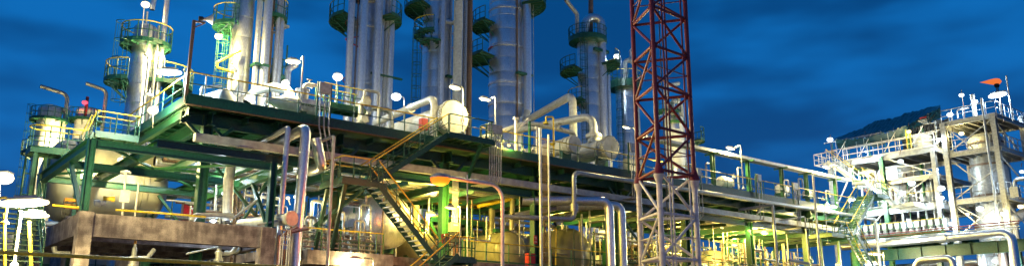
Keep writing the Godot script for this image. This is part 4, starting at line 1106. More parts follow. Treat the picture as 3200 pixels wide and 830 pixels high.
func under_rack():
	# first floor
	var f = thing("floor_slab", "concrete first floor slab under the pipe rack", "floor slab")
	part(f, "slab", MB.new().box(Vector3(42.5, 5.3, -43.5), Vector3(54, 0.44, 13.8)), "concrete")
	part(f, "plinth", MB.new().box(Vector3(19.3, 5.2, -36.35), Vector3(4.6, 0.66, 0.6)), "concrete")
	var r = holder(f, "railing")
	railing(r, [Vector3(17.0, 5.53, -36.75), Vector3(21.4, 5.53, -36.75)], 1.1, "yellow", "leaf", 1.0, false)
	var r2 = holder(f, "railing")
	railing(r2, [Vector3(26.2, 5.53, -36.6), Vector3(40.5, 5.53, -36.6)], 1.1, "yellow", "leaf", 1.6)
	var r3 = holder(f, "railing")
	railing(r3, [Vector3(44, 5.53, -36.6), Vector3(62, 5.53, -36.6)], 1.1, "green", "leaf", 1.6)
	# clad vessel with gored head behind the stair; like the others it lies along z, near end towards the viewer
	var back = Vector3(0, 0, -1)
	var v = thing("clad_vessel", "large aluminium clad vessel with ribbed round end behind the stair", "vessel", Vector3(23.313, 7.733, -39.6))
	var R = 1.5
	for i in 7:
		part(v, "cladding_ring", MB.new().lathe(back * i * 0.95, back, [Vector2(R - 0.02, 0), Vector2(R + 0.015, 0.0), Vector2(R, 0.92), Vector2(R - 0.02, 0.94)], 36), ["clad_c", "clad_a"][i % 2])
	var g = []
	for i in 8: g.append(Vector2(maxf(R * cos(PI * 0.5 * i / 7.0), 0.001), 0.7 * sin(PI * 0.5 * i / 7.0)))
	for k in 20:
		part(v, "head_gore", MB.new().lathe(Vector3.ZERO, Vector3(0, 0, 1), g, 3, TAU * k / 20.0, TAU * (k + 0.95) / 20.0), ["clad_c", "clad_a"][k % 2])
	part(v, "inner_shell", MB.new().lathe(Vector3(0, 0, 0.62), back, [Vector2(0.001, 0), Vector2(R * 0.7, 0.2), Vector2(R - 0.03, 0.6), Vector2(R - 0.03, 7.2), Vector2(0.001, 7.6)], 32), "clad_b")
	for s in [1.2, 5.0]: part(v, "saddle", MB.new().box(Vector3(0, -1.35, -s), Vector3(2.0, 0.6, 0.4)), "green")
	# olive vessels
	var names = ["olive vessel with ribs seen low behind the stair foot", "long olive vessel behind the lamp post's curved pole", "round-fronted olive vessel behind the twin clad pipes"]
	for k in 3:
		var at: Vector3 = [Vector3(25.897, 6.57, -40), Vector3(32.189, 6.644, -40), Vector3(38.4, 7.0, -41.2)][k]
		var rr: float = [0.8, 1.22, 1.66][k]
		var ln: float = [3.0, 6.0, 4.5][k]
		var o = thing("olive_vessel", names[k], "vessel", at)
		var p = []
		for i in 9: p.append(Vector2(maxf(rr * sin(PI * 0.5 * i / 8.0), 0.001), -rr * 0.62 * cos(PI * 0.5 * i / 8.0)))
		p.append(Vector2(rr, ln))
		for i in range(1, 9): p.append(Vector2(maxf(rr * cos(PI * 0.5 * i / 8.0), 0.001), ln + rr * 0.62 * sin(PI * 0.5 * i / 8.0)))
		part(o, "shell", MB.new().lathe(Vector3.ZERO, back, p, 40), "olive")
		part(o, "weld_seam", MB.new().lathe(Vector3.ZERO, back, [Vector2(rr, 0.0), Vector2(rr + 0.012, 0.01), Vector2(rr + 0.012, 0.05), Vector2(rr, 0.06)], 40), "olive")
		for s in [0.3, 0.8]: part(o, "saddle", MB.new().box(back * ln * s + Vector3.DOWN * (rr * 0.72), Vector3(rr * 1.6, rr * 0.8, 0.4)), "leaf")
		part(o, "nozzle", MB.new().lathe(back * ln * 0.3 + Vector3.UP * (rr - 0.08), Vector3.UP, [Vector2(0.22, 0), Vector2(0.22, 0.3), Vector2(0.32, 0.3), Vector2(0.32, 0.4), Vector2(0.2, 0.4), Vector2(0.2, 1.7)], 16), "olive")
		part(o, "top_frame", MB.new().bar(back * 0.9 + Vector3(-0.5, rr + 0.12, 0), back * 0.9 + Vector3(0.6, rr + 0.16, 0), 0.3, 0.22), "leaf")
	# low railed walkway behind the long olive vessel
	var w = thing("rear_walkway", "railed green walkway above the long olive vessel", "walkway")
	var l = landing(w, Vector3(30.2, 8.55, -42.6), 5.0, 1.2)
	railing(l, [Vector3(27.8, 8.55, -42.05), Vector3(32.6, 8.55, -42.05)], 1.1, "yellow", "leaf", 0.9)
	railing(l, [Vector3(27.8, 8.55, -43.15), Vector3(32.6, 8.55, -43.15)], 1.1, "yellow", "leaf", 0.9)
	for k in [28.2, 29.6, 31.0, 32.4]:
		part(w, "knee_brace", MB.new().bar(Vector3(k, 7.6, -42.2), Vector3(k - 0.5, 8.4, -42.2), 0.16, 0.16), "leaf")
		part(w, "leg", MB.new().box(Vector3(k, 7.0, -42.9), Vector3(0.14, 2.9, 0.14)), "leaf")
	var w2 = thing("rear_walkway", "upper railed gallery seen between the stair and the yellow lamps", "walkway")
	l = landing(w2, Vector3(24.4, 8.3, -44.2), 4.2, 1.2)
	railing(l, [Vector3(22.3, 8.3, -43.65), Vector3(26.4, 8.3, -43.65)], 1.1, "yellow", "leaf", 0.8)
	railing(l, [Vector3(22.3, 8.3, -44.7), Vector3(26.4, 8.3, -44.7)], 1.1, "yellow", "leaf", 0.8)
	for k in [22.5, 26.2]: part(w2, "leg", MB.new().box(Vector3(k, 6.8, -44.2), Vector3(0.16, 2.6, 0.16)), "leaf")
	# second, lower pipe rack standing behind
	var rk = thing("rear_pipe_rack", "lower dark pipe rack standing behind the main rack", "pipe rack")
	for i in 7:
		var x = 31.0 + i * 6.6
		for z in [-49.0, -55.5]: part(rk, "column", MB.new().ibeam(Vector3(x, 0.1, z), Vector3(x, 9.0, z), 0.34, 0.34, Vector3.RIGHT, 0.04), "green")
		for y in [6.9, 8.8]: part(rk, "cross_beam", MB.new().ibeam(Vector3(x, y, -48.6), Vector3(x, y, -56.0), 0.36, 0.24), "green")
		part(rk, "cross_beam", MB.new().ibeam(Vector3(x + 3.3, 8.85, -48.6), Vector3(x + 3.3, 8.85, -56.0), 0.26, 0.2), "green")
	for z in [-49.0, -55.5]: part(rk, "girder", MB.new().ibeam(Vector3(31, 8.4, z), Vector3(71, 8.4, z), 0.4, 0.26), "green")
	for k in 12:
		var pr = [0.08, 0.14, 0.2, 0.1, 0.07, 0.16][k % 6]
		pipe("rear_rack_pipe", "pipe in the upper bed of the rear rack", [Vector3(31, 9.0 + pr, -49.2 - k * 0.55), Vector3(71, 9.0 + pr, -49.2 - k * 0.55)], pr, ["brown_pipe", "galv", "steel", "olive", "pipe_grey"][k % 5], 0.2, "upper pipes of the rear rack")
		if k % 2 == 0: pipe("rear_rack_pipe", "pipe in the lower bed of the rear rack", [Vector3(31, 7.1 + pr, -49.4 - k * 0.55), Vector3(71, 7.1 + pr, -49.4 - k * 0.55)], pr, ["galv", "steel", "brown_pipe"][k % 3], 0.2, "lower pipes of the rear rack")
	for k in 15:
		var at = Vector3(33.0 + k * 4.6 + (k % 2) * 0.9, 0.05, -59.5 - (k * 5 % 4) * 1.2) if k < 9 else Vector3(5.0 + (k - 9) * 2.3, 0.05, -53.0 - (k % 2) * 1.3)
		var h = (8.6 if k < 9 else 5.6) + (k * 3 % 4) * 0.6
		var rr = 0.7 + (k * 7 % 5) * 0.22
		var dr = thing("rear_drum", "tall dim drum among the plant behind the rear rack" if k < 9 else "dim drum far behind the concrete table", "vessel", at, "drums behind the rear rack" if k < 9 else "drums behind the table")
		part(dr, "shell", MB.new().lathe(Vector3.ZERO, Vector3.UP, [Vector2(rr, 0), Vector2(rr, h), Vector2(rr * 0.8, h + rr * 0.3), Vector2(0.001, h + rr * 0.45)], 22), ["vessel", "steel", "clad_b", "olive"][k % 4])
		for y in [h * 0.55, h * 0.8]: part(dr, "band", MB.new().lathe(Vector3.UP * y, Vector3.UP, [Vector2(rr, -0.06), Vector2(rr + 0.05, -0.06), Vector2(rr + 0.05, 0.06), Vector2(rr, 0.06)], 22), "steel")
		round_platform(dr, Vector3(0, h * 0.86, 0), rr, rr + 0.8, 60, 260, "yellow", 5)
	var yt = thing("upright_drum", "cream upright drum lit yellow behind the white lower mast", "vessel", Vector3(56.465, 5.52, -43.5))
	part(yt, "shell", MB.new().lathe(Vector3.ZERO, Vector3.UP, [Vector2(1.05, 0), Vector2(1.05, 2.5), Vector2(0.8, 2.85), Vector2(0.001, 3.0)], 28), "tank")
	part(yt, "band", MB.new().lathe(Vector3.UP * 1.3, Vector3.UP, [Vector2(1.05, -0.05), Vector2(1.1, -0.05), Vector2(1.1, 0.05), Vector2(1.05, 0.05)], 28), "olive")
	# cabinets, signs and conduits round the third column
	var ec = thing("relay_box", "yellow-grey relay box with cables on the green column", "electrical box", Vector3(26.038, 7.363, -37.2))
	part(ec, "cabinet", MB.new().box(Vector3.ZERO, Vector3(0.55, 0.5, 0.3)), "olive")
	part(ec, "label_plate", MB.new().box(Vector3(0.02, 0.12, 0.155), Vector3(0.3, 0.08, 0.01)), "white")
	part(ec, "terminal_row", MB.new().box(Vector3(0, -0.42, 0.05), Vector3(0.6, 0.24, 0.2)), "dark")
	part(ec, "terminal_row", MB.new().box(Vector3(0, -0.72, 0.05), Vector3(0.6, 0.2, 0.2)), "dark")
	for k in 6: pipe("conduit", "thin conduit in the bundle beside the lit green column", [Vector3(25.98 + k * 0.075, 5.6, -37.3), Vector3(25.98 + k * 0.075, 10.3, -37.3)], 0.026, "galv", 0.1, "conduits beside the lit column")
	for k in 7: pipe("conduit", "brown cable drop below the relay box", [Vector3(26.0 + k * 0.07, 5.55, -37.15), Vector3(26.0 + k * 0.07, 6.9, -37.15)], 0.022, "rust", 0.1, "cables below the relay box")
	var fx = thing("fire_box", "small red hose box on the stair landing rail", "fire box", Vector3(24.887, 6.612, -36.3))
	part(fx, "box", MB.new().box(Vector3.ZERO, Vector3(0.38, 0.5, 0.24), Basis(Vector3(0, 0, 1), 0.15)), "red")
	part(fx, "dial", MB.new().lathe(Vector3(-0.05, 0, 0.1), Vector3(0, 0, 1), [Vector2(0.001, 0.05), Vector2(0.1, 0.05), Vector2(0.1, 0), Vector2(0.001, 0)], 12), "mast_red")
	var fe = thing("fire_cabinet", "tall red cabinet on the floor beside the green column", "cabinet", Vector3(31.656, 5.73, -37.4))
	part(fe, "cabinet", MB.new().box(Vector3(0, 0.1, 0), Vector3(0.5, 0.95, 0.35)), "red")
	part(fe, "door", MB.new().box(Vector3(0.02, 0.1, 0.18), Vector3(0.4, 0.8, 0.02)), "red")
	var fs = thing("fire_sign", "red and white extinguisher sign on the green column", "sign", Vector3(31.872, 7.103, -37.15))
	part(fs, "plate", MB.new().box(Vector3.ZERO, Vector3(0.26, 0.5, 0.02)), "red")
	part(fs, "pictogram", MB.new().box(Vector3(0.02, 0.1, 0.012), Vector3(0.05, 0.16, 0.006)).box(Vector3(-0.05, 0.14, 0.012), Vector3(0.08, 0.03, 0.006)), "white")
	part(fs, "print_band", MB.new().box(Vector3(0, -0.13, 0.012), Vector3(0.2, 0.04, 0.006)), "white")
	# yellow gas pipe beside the round olive vessel
	pipe("yellow_pipe", "slim yellow pipe with bent top beside the round olive vessel", [Vector3(33.655, 5.303, -37.4), Vector3(33.751, 7.951, -37.4), Vector3(33.387, 7.884, -37.4)], 0.045, "yellow", 0.08)
	pipe("yellow_pipe", "yellow horizontal pipe above the long olive vessel", [Vector3(30.034, 9.269, -40.5), Vector3(31.986, 9.814, -39.5)], 0.11, "yellow", 0.1)
	pipe("thin_post", "pale thin pole before the green relay column", [Vector3(26.249, 5.239, -36.2), Vector3(26.173, 10.158, -36.2)], 0.04, "white", 0.1)
	pipe("hooked_pipe", "slim hooked pipe standing behind the long olive vessel", [Vector3(31.683, 6.21, -38.4), Vector3(31.693, 9.863, -38.4), Vector3(31.543, 9.945, -38.4)], 0.035, "pipe_grey", 0.05)
	pipe("hooked_pipe", "steep brown pipe bend rising at the end of the olive vessel", [Vector3(31.961, 7.857, -39.5), Vector3(32.037, 9.739, -39.5), Vector3(32.293, 10.105, -39.5)], 0.16, "olive", 0.3)
	pipe("header_pipe", "long horizontal pipe behind the vertical conduit bundle", [Vector3(31.056, 8.56, -38.2), Vector3(34.386, 9.312, -38.2)], 0.16, "pipe_grey", 0.2)
	pipe("header_pipe", "second bent grey pipe crossing toward the twin clad pipes", [Vector3(34.55, 8.349, -38.4), Vector3(37.205, 9.806, -38.4), Vector3(38.162, 10.219, -37.6)], 0.15, "steel", 0.2)

func stairs():
	var t = thing("main_stair", "green double-flight stair with yellow rails up to the walkway", "stair")
	# head platform at the deck
	var l = landing(t, Vector3(25.75, 11.99, -35.85), 3.1, 1.3)
	railing(l, [Vector3(24.3, 11.99, -35.25), Vector3(27.25, 11.99, -35.25), Vector3(27.25, 11.99, -36.5)], 1.1, "green", "green", 1.4)
	part(t, "knee_brace", MB.new().bar(Vector3(26.6, 9.9, -36.9), Vector3(26.6, 11.8, -35.5), 0.16, 0.16), "green")
	# upper flight falls to the left
	flight(t, Vector3(19.7, 8.72, -36.35), Vector3(24.25, 11.95, -36.35), Vector3(0, 0, 1), 1.05)
	var m = landing(t, Vector3(18.9, 8.7, -35.5), 2.4, 2.3)
	railing(m, [Vector3(19.5, 8.7, -36.6), Vector3(17.75, 8.7, -36.6), Vector3(17.75, 8.7, -34.4), Vector3(19.2, 8.7, -34.4)], 1.1, "yellow", "green", 0.9)
	for z in [-34.6, -36.4]:
		part(t, "landing_leg", MB.new().bar(Vector3(18.0, 5.6, z - 1.0), Vector3(18.0, 8.5, z), 0.16, 0.16), "green")
	part(t, "knee_brace", MB.new().bar(Vector3(17.9, 6.8, -37.3), Vector3(19.4, 8.5, -35.4), 0.16, 0.16), "green")
	# lower flight returns to the right
	flight(t, Vector3(23.1, 5.2, -35.35), Vector3(19.6, 8.66, -35.35), Vector3(0, 0, 1), 1.0, "green", "vessel")
	var b = landing(t, Vector3(25.0, 5.5, -35.9), 2.2, 1.5)
	railing(b, [Vector3(26.0, 5.5, -35.2), Vector3(24.0, 5.5, -35.2)], 1.1, "yellow", "green", 0.9)
	flight(t, Vector3(21.0, 3.2, -34.6), Vector3(23.9, 5.5, -34.6), Vector3(0, 0, 1), 0.9)
	for x in [24.2, 25.9]: part(t, "landing_leg", MB.new().box(Vector3(x, 2.7, -35.4), Vector3(0.16, 5.3, 0.16)), "green")
	# far stair at the rack's right end
	var s = thing("end_stair", "green switchback stair with yellow rails at the far end of the rack", "stair")
	var p = Vector3(63.655, 9.405, -36.4)
	var q = Vector3(68.314, 13.246, -36.4)
	flight(s, p, Vector3(p.x + (q.y - p.y) * 1.15, q.y, -36.4), Vector3(0, 0, 1), 1.5, "teal", "leaf", "yellow")
	var l2 = landing(s, Vector3(p.x + (q.y - p.y) * 1.15 + 1.1, q.y, -35.6), 2.2, 1.8, "teal")
	railing(l2, [Vector3(p.x + (q.y - p.y) * 1.15 + 0.1, q.y, -34.75), Vector3(p.x + (q.y - p.y) * 1.15 + 2.1, q.y, -34.75)], 1.1, "green", "green", 0.9)
	var l3 = landing(s, p + Vector3(-1.6, -0.05, 0.6), 3.2, 2.0, "leaf")
	railing(l3, [p + Vector3(-0.2, -0.05, 1.5), p + Vector3(-3.1, -0.05, 1.5), p + Vector3(-3.1, -0.05, -0.3)], 1.1, "yellow", "leaf", 0.9)
	flight(s, p + Vector3(1.6, -3.4, 1.7), p + Vector3(-1.2, -0.1, 1.7), Vector3(0, 0, 1), 0.9, "green", "leaf", "yellow")
	for x in [-2.9, -0.3]: part(s, "landing_leg", MB.new().box(p + Vector3(x, -4.4, 0.4), Vector3(0.16, 8.2, 0.16)), "leaf")
	var sg = thing("warning_sign", "small red triangular sign at the head of the far stair", "sign", Vector3(67.553, 13.566, -35.4))
	part(sg, "plate", MB.new().lathe(Vector3.ZERO, Vector3(0, 0, 1), [Vector2(0.001, 0.01), Vector2(0.34, 0.01), Vector2(0.34, -0.01), Vector2(0.001, -0.01)], 3, PI / 6, PI / 6 + TAU), "red")
	part(sg, "dot", MB.new().lathe(Vector3(0, 0.03, 0.012), Vector3(0, 0, 1), [Vector2(0.001, 0.004), Vector2(0.1, 0.004), Vector2(0.1, 0)], 12), "white")

func mast():
	var k = 42.0
	var f = Vector3(sin(deg_to_rad(39.0)), 0, -cos(deg_to_rad(39.0)))
	var c = Vector3(30.459, 9.088, -26)
	c = Vector3(c.x, 0, c.z) * 1.0
	var d = Vector3(c.x, 0, c.z).normalized()
	var R = 1.57
	var side = d.cross(Vector3.UP)
	var legs = []
	for i in 3:
		var a = deg_to_rad(-8.0 + 120.0 * i)
		legs.append(-d * cos(a) * R + side * sin(a) * R)
	var t = thing("lattice_mast", "tall triangular lattice mast, maroon above and white below", "mast", c)
	var split = 8.9
	var bay = 2.02
	for i in 3:
		part(t, "lower_leg", MB.new().tube([legs[i] + Vector3.UP * 0.0, legs[i] + Vector3.UP * (split - 0.15)], 0.135, 12), "mast_white")
		part(t, "upper_leg", MB.new().tube([legs[i] + Vector3.UP * (split + 0.15), legs[i] + Vector3.UP * 24.0], 0.115, 12), "mast_red")
		part(t, "joint_collar", MB.new().lathe(legs[i] + Vector3.UP * split, Vector3.UP, [Vector2(0.13, -0.5), Vector2(0.32, -0.02), Vector2(0.32, 0.0), Vector2(0.001, 0.0)], 4), "mast_white")
		part(t, "joint_collar", MB.new().lathe(legs[i] + Vector3.UP * split, Vector3.UP, [Vector2(0.001, 0.012), Vector2(0.34, 0.012), Vector2(0.34, 0.05), Vector2(0.12, 0.6)], 4), "mast_red")
	for i in 3:
		var a: Vector3 = legs[i]
		var b: Vector3 = legs[(i + 1) % 3]
		for n in 12:
			var y0 = split - bay * 4 + n * bay + 0.25
			var mat = "mast_white" if y0 < split - 0.1 else "mast_red"
			var top = y0 + bay
			part(t, "horizontal_bar", MB.new().tube([a + Vector3.UP * y0, b + Vector3.UP * y0], 0.075, 8), mat)
			if n % 2 == 0: part(t, "diagonal_bar", MB.new().tube([a + Vector3.UP * y0, b + Vector3.UP * top], 0.07, 8), mat)
			else: part(t, "diagonal_bar", MB.new().tube([b + Vector3.UP * y0, a + Vector3.UP * top], 0.07, 8), mat)
			if n % 2 == 0: part(t, "tie_rod", MB.new().tube([a + Vector3.UP * (y0 + bay * 0.5), b + Vector3.UP * (y0 + bay * 0.5)], 0.028, 6), mat)
	var plate = {}
	for mk in ["mast_white", "mast_red"]: plate[mk] = MB.new().box(Vector3.ZERO, Vector3(0.34, 0.3, 0.03)).box(Vector3(0, 0, 0), Vector3(0.03, 0.3, 0.34)).mesh(M[mk])
	for n in 12:
		for i in 3:
			var gy = split - bay * 4 + n * bay + 0.25
			part(t, "gusset_plate", plate["mast_white" if gy < split - 0.1 else "mast_red"], "", legs[i] * 0.96 + Vector3.UP * gy, 0.4 + i * TAU / 3)
	part(t, "cable", MB.new().tube([legs[1].lerp(legs[2], 0.5) + Vector3.UP * 0.1, legs[1].lerp(legs[2], 0.5) + Vector3.UP * 24.0], 0.03, 6), "dark")
	for e in [[0.28, 0.38, 1], [0.36, 0.4, 1], [0.85, 0.1, 1]]:
		var q: Vector3 = legs[0].lerp(legs[2] if false else legs[1], e[0]) + d * -0.08
		part(t, "ladder_rail", MB.new().tube([q + Vector3.UP * 0.0, q + Vector3.UP * (split - 0.05)], 0.045, 7), "mast_white")
		part(t, "ladder_rail", MB.new().tube([q + Vector3.UP * (split + 0.05), q + Vector3.UP * 24.0], 0.045, 7), "mast_red")

const ALONG := Vector3(1, 0, 0)

func lamps():
	# upper left
	bulb_lamp("glaring lamp at the very top of the slender left tower", Vector3(12.077, 20.626, -49.4), 0.36, "warm", 55, [Vector3(12.077, 20.626, -49.4) + Vector3(-0.05, -2.2, 0), Vector3(12.077, 20.626, -49.4) + Vector3(-0.05, 0.3, 0)], "white")
	bulb_lamp("glaring lamp halfway up the slender left tower on a bent arm", Vector3(12.922, 17.583, -48.8), 0.26, "warm", 30, [Vector3(13.362, 16.754, -48.8), Vector3(13.289, 17.524, -48.8), Vector3(12.907, 17.737, -48.8)])
	strip_lamp("very long glaring white lamp before the slender left tower", Vector3(10.851, 13.593, -39), Vector3(1, 0.1, 0.2), 1.35, "cool", 55, Vector3(11.635, 13.371, -39) + Vector3(0, -1.5, 0), "galv", 0.36)
	bulb_lamp("warm glaring lamp by the stair rail at the slender tower's foot", Vector3(10.218, 11.537, -38.5), 0.34, "warm", 35, [Vector3(10.296, 10.729, -38.5), Vector3(10.203, 11.684, -38.5)])
	bulb_lamp("yellow lamp hanging under the white-lit tower's platform", Vector3(15.213, 18.236, -45.5), 0.32, "warm", 60, [Vector3(15.191, 18.502, -45.5) + Vector3(0.5, 0.6, 0), Vector3(15.191, 18.502, -45.5)])
	strip_lamp("long strip lamp on a thin pole left of the lettered vessel", Vector3(16.963, 15.415, -39), Vector3(1, 0, 0.3), 0.85, "warm", 45, Vector3(17.156, 12.655, -38.2), "galv", 0.26)
	bulb_lamp("cool star-like lamp above the white hump pipe", Vector3(17.052, 14.494, -40), 0.3, "cool", 16, [Vector3(17.111, 13.632, -40), Vector3(17.046, 14.581, -40)])
	bulb_lamp("large cool lamp left of the third tower on a pole", Vector3(21.044, 16.123, -42), 0.42, "cool", 150, [Vector3(20.957, 14.007, -42), Vector3(20.998, 16.211, -42)])
	bulb_lamp("large cool lamp on deck in front of the third tower", Vector3(24.978, 15.648, -42), 0.44, "cool", 150, [Vector3(25.608, 13.793, -42), Vector3(25.54, 15.689, -42), Vector3(24.97, 15.848, -42)])
	strip_lamp("strip lamp on a pole over the big round end cover", Vector3(24.691, 14.619, -35.4), ALONG, 0.8, "warm", 7, Vector3(25.384, 12.258, -35.6), "galv", 0.26)
	strip_lamp("strip lamp on a pole left of the wide tower's base", Vector3(27.861, 14.874, -36.9), ALONG, 0.9, "warm", 34, Vector3(28.262, 11.969, -36.4), "galv", 0.2)
	bulb_lamp("cool lamp beside the bluish tower's vent", Vector3(58.129, 28.785, -55), 0.5, "cool", 160, [Vector3(58.607, 26.062, -55), Vector3(58.725, 28.709, -55), Vector3(58.141, 29.058, -55)])
	strip_lamp("bare tube lamp in front of the shorter tower by the mast", Vector3(40.858, 15.448, -38), ALONG, 0.85, "warm", 30, Vector3(41.746, 12.838, -38), "galv", 0.13)
	bulb_lamp("small yellow bulb on the deck edge before the wide tower", Vector3(29.32, 12.286, -36.5), 0.15, "yellow", 7, [Vector3(29.319, 12.646, -36.5), Vector3(29.32, 12.361, -36.5)])
	bulb_lamp("small bright bulb at the mast's colour joint", Vector3(42.422, 12.866, -36.5), 0.14, "warm", 12, [Vector3(42.377, 12.136, -36.5), Vector3(42.432, 13.022, -36.5)])
	bulb_lamp("small glint lamp seen through the maroon lattice", Vector3(53.255, 19.674, -46), 0.2, "warm", 16, [Vector3(54.032, 20.202, -46), Vector3(53.266, 19.846, -46)])
	strip_lamp("long strip lamp over the far walkway beside the tray", Vector3(51.906, 15.468, -37.6), ALONG, 1.15, "warm", 50, Vector3(52.098, 12.247, -36.8), "galv", 0.22)
	strip_lamp("long strip lamp at the far end of the overhead tray", Vector3(65.345, 15.684, -37.6), ALONG, 1.2, "warm", 45, Vector3(65.393, 11.772, -36.8), "galv", 0.26)
	# far left
	bulb_lamp("glaring lamp cut by the picture's left edge", Vector3(4.018, 6.787, -32), 0.42, "warm", 60, [Vector3(3.985, 5.867, -32), Vector3(3.865, 6.823, -32), Vector3(4.004, 6.894, -32)], "white")
	strip_lamp("huge glaring lamp at left on a yellow post", Vector3(4.345, 5.678, -29.6), Vector3(1, 0.12, 0.1), 1.55, "warm", 120, Vector3(3.92, 5.003, -29.8), "yellow", 0.32)
	strip_lamp("second glaring lamp just below the huge one at left", Vector3(4.806, 5.414, -30.4), Vector3(1, 0.05, 0.1), 0.95, "warm", 15, Vector3(4.421, 3.793, -30.4), "white", 0.18)
	# in and under the steel frame
	bulb_lamp("round lamp shining on the cream tank's top", Vector3(9.808, 9.676, -41.5), 0.22, "warm", 30, [Vector3(10.013, 10.168, -41.5), Vector3(9.798, 9.768, -41.5)])
	bulb_lamp("cool star lamp hanging in the frame's first bay", Vector3(12.969, 9.252, -40), 0.11, "cool", 5, [Vector3(12.894, 9.759, -40), Vector3(12.964, 9.314, -40)])
	bulb_lamp("star lamp beside the frame's slanting beams", Vector3(13.569, 8.032, -38), 0.15, "cool", 4, [Vector3(13.658, 7.503, -38), Vector3(13.565, 8.091, -38)])
	bulb_lamp("star lamp low on the concrete table's edge", Vector3(12.219, 6.353, -35.2), 0.16, "cool", 3, [Vector3(12.236, 6.151, -35.2), Vector3(12.214, 6.406, -35.2)])
	bulb_lamp("warm bulb between the clad risers, first of a pair", Vector3(16.72, 8.141, -38), 0.14, "warm", 7, [Vector3(16.858, 7.809, -38), Vector3(16.714, 8.235, -38)])
	bulb_lamp("warm bulb between the clad risers, second of a pair", Vector3(17.096, 8.227, -38), 0.13, "warm", 6, [Vector3(17.188, 7.841, -38), Vector3(17.091, 8.305, -38)])
	strip_lamp("bright hidden lamp near the concrete plinth below the stair landing", Vector3(19.202, 5.114, -35.5), ALONG, 1.0, "warm", 12, Vector3(20.229, 4.597, -35.6), "galv", 0.2)
	strip_lamp("wall lamp lighting the clad vessel from the left", Vector3(18.926, 8.078, -38.6), Vector3(0, 0, 1), 0.6, "cool", 8, null, "galv", 0.16)
	# middle bays
	bulb_lamp("yellow floodlight under the deck beside the orange street lamp", Vector3(25.848, 9.446, -39), 0.3, "yellow", 24, [Vector3(26.299, 9.751, -39), Vector3(25.845, 9.574, -39)])
	strip_lamp("slim tube lamp on a thin pole before the green relay column", Vector3(25.11, 8.233, -36.2), ALONG, 0.85, "yellow", 18, Vector3(25.601, 5.527, -36), "galv", 0.14)
	strip_lamp("slim tube lamp behind the green relay column", Vector3(27.026, 8.586, -41), ALONG, 0.8, "yellow", 14, Vector3(26.696, 7.597, -41), "galv", 0.16)
	bulb_lamp("yellow floodlight beside the twin fat clad pipes", Vector3(41.903, 9.752, -39), 0.42, "yellow", 31, [Vector3(41.931, 10.329, -39), Vector3(41.915, 9.996, -39)])
	bulb_lamp("yellow lamp behind the round olive vessel's right side", Vector3(43.351, 8.892, -43), 0.45, "yellow", 28, [Vector3(43.382, 9.761, -43), Vector3(43.361, 9.173, -43)])
	bulb_lamp("small yellow bulb above the round olive vessel", Vector3(39.806, 9.127, -43.5), 0.2, "yellow", 11, [Vector3(39.818, 9.743, -43.5), Vector3(39.809, 9.286, -43.5)])
	bulb_lamp("small yellow bulb left of the round olive vessel", Vector3(38.803, 8.935, -43.5), 0.13, "yellow", 6, [Vector3(38.81, 9.431, -43.5), Vector3(38.805, 9.07, -43.5)])
	strip_lamp("large oval strip lamp under the deck right of the mast", Vector3(53.833, 9.823, -40), ALONG, 1.15, "yellow", 38, Vector3(53.843, 6.371, -40.2), "white", 0.34)
	strip_lamp("large oval strip lamp beside the second right green column", Vector3(57.008, 9.505, -38.6), ALONG, 1.15, "yellow", 35, Vector3(55.011, 8.522, -38.4), "galv", 0.3)
	strip_lamp("smaller strip lamp deeper under the rack at right", Vector3(60.464, 9.236, -44), ALONG, 1.0, "yellow", 24, Vector3(61.783, 7.491, -44), "galv", 0.2)
	bulb_lamp("yellow bulb seen through the white lower mast", Vector3(50.944, 8.795, -42), 0.24, "yellow", 21, [Vector3(50.999, 9.544, -42), Vector3(50.958, 8.994, -42)])
	bulb_lamp("yellow bulb on the edge of the second right green column", Vector3(53.079, 9.251, -37.2), 0.16, "yellow", 8, [Vector3(53.279, 8.906, -37.2), Vector3(53.095, 9.396, -37.2)])
	bulb_lamp("yellow bulb low under the far switchback stair", Vector3(62.875, 7.155, -36), 0.2, "yellow", 14, [Vector3(62.791, 6.667, -36), Vector3(62.901, 7.31, -36)])
	strip_lamp("strip lamp under the walkway's far end before the stair", Vector3(63.196, 11.879, -36), ALONG, 1.1, "warm", 35, Vector3(61.817, 8.778, -36), "galv", 0.22)
	strip_lamp("cool strip lamp above the yellow rails of the far stair", Vector3(69.022, 13.286, -37.5), ALONG, 1.1, "cool", 40, Vector3(68.57, 11.589, -37.6), "galv", 0.3)
	strip_lamp("half-hidden lamp between the two distant columns at far left", Vector3(15.586, 19.644, -87), ALONG, 1.2, "warm", 130, Vector3(16.272, 18.487, -87), "galv", 0.3)
	# red warning lights
	bulb_lamp("red warning light on the second distant column", Vector3(17.988, 25.295, -93.5), 0.42, "red", 40, [Vector3(18.041, 24.263, -93.5), Vector3(18.026, 24.954, -93.5)], "red")
	bulb_lamp("small red light under the rack beyond the table", Vector3(22.631, 11.772, -70), 0.3, "red", 1.2, [Vector3(22.715, 10.82, -70), Vector3(22.616, 11.932, -70)], "red")
	var rb = thing("red_tower", "dark red structure far behind the concrete table", "structure", Vector3(22.541, 10.909, -71))
	part(rb, "body", MB.new().box(Vector3(0, 0.2, 0), Vector3(1.1, 2.4, 0.6)), "mast_red")
	part(rb, "base", MB.new().box(Vector3(-0.3, -5.4, 0), Vector3(2.6, 8.6, 1.6)), "dark")
	var rr = holder(rb, "railing")
	railing(rr, [Vector3(-1.6, -1.1, 0.7), Vector3(1.0, -1.1, 0.7)], 1.1, "dark", "dark", 0.6)
	# street lamps: the one in view, and those along the road on the viewer's side
	street_lamp("street lamp with curved pale pole and glowing orange head", Vector3(23.73, 0.1, -30.0), Vector3(20.22, 8.305, -30), "orange", 15)
	street_lamp("roadside street lamp left of the viewer", Vector3(-6, 0.1, -13), Vector3(-2.6, 9.0, -13), "rose", 16)
	street_lamp("roadside street lamp right of the viewer", Vector3(18, 0.1, -2), Vector3(14.6, 9.0, -2), "rose", 16)
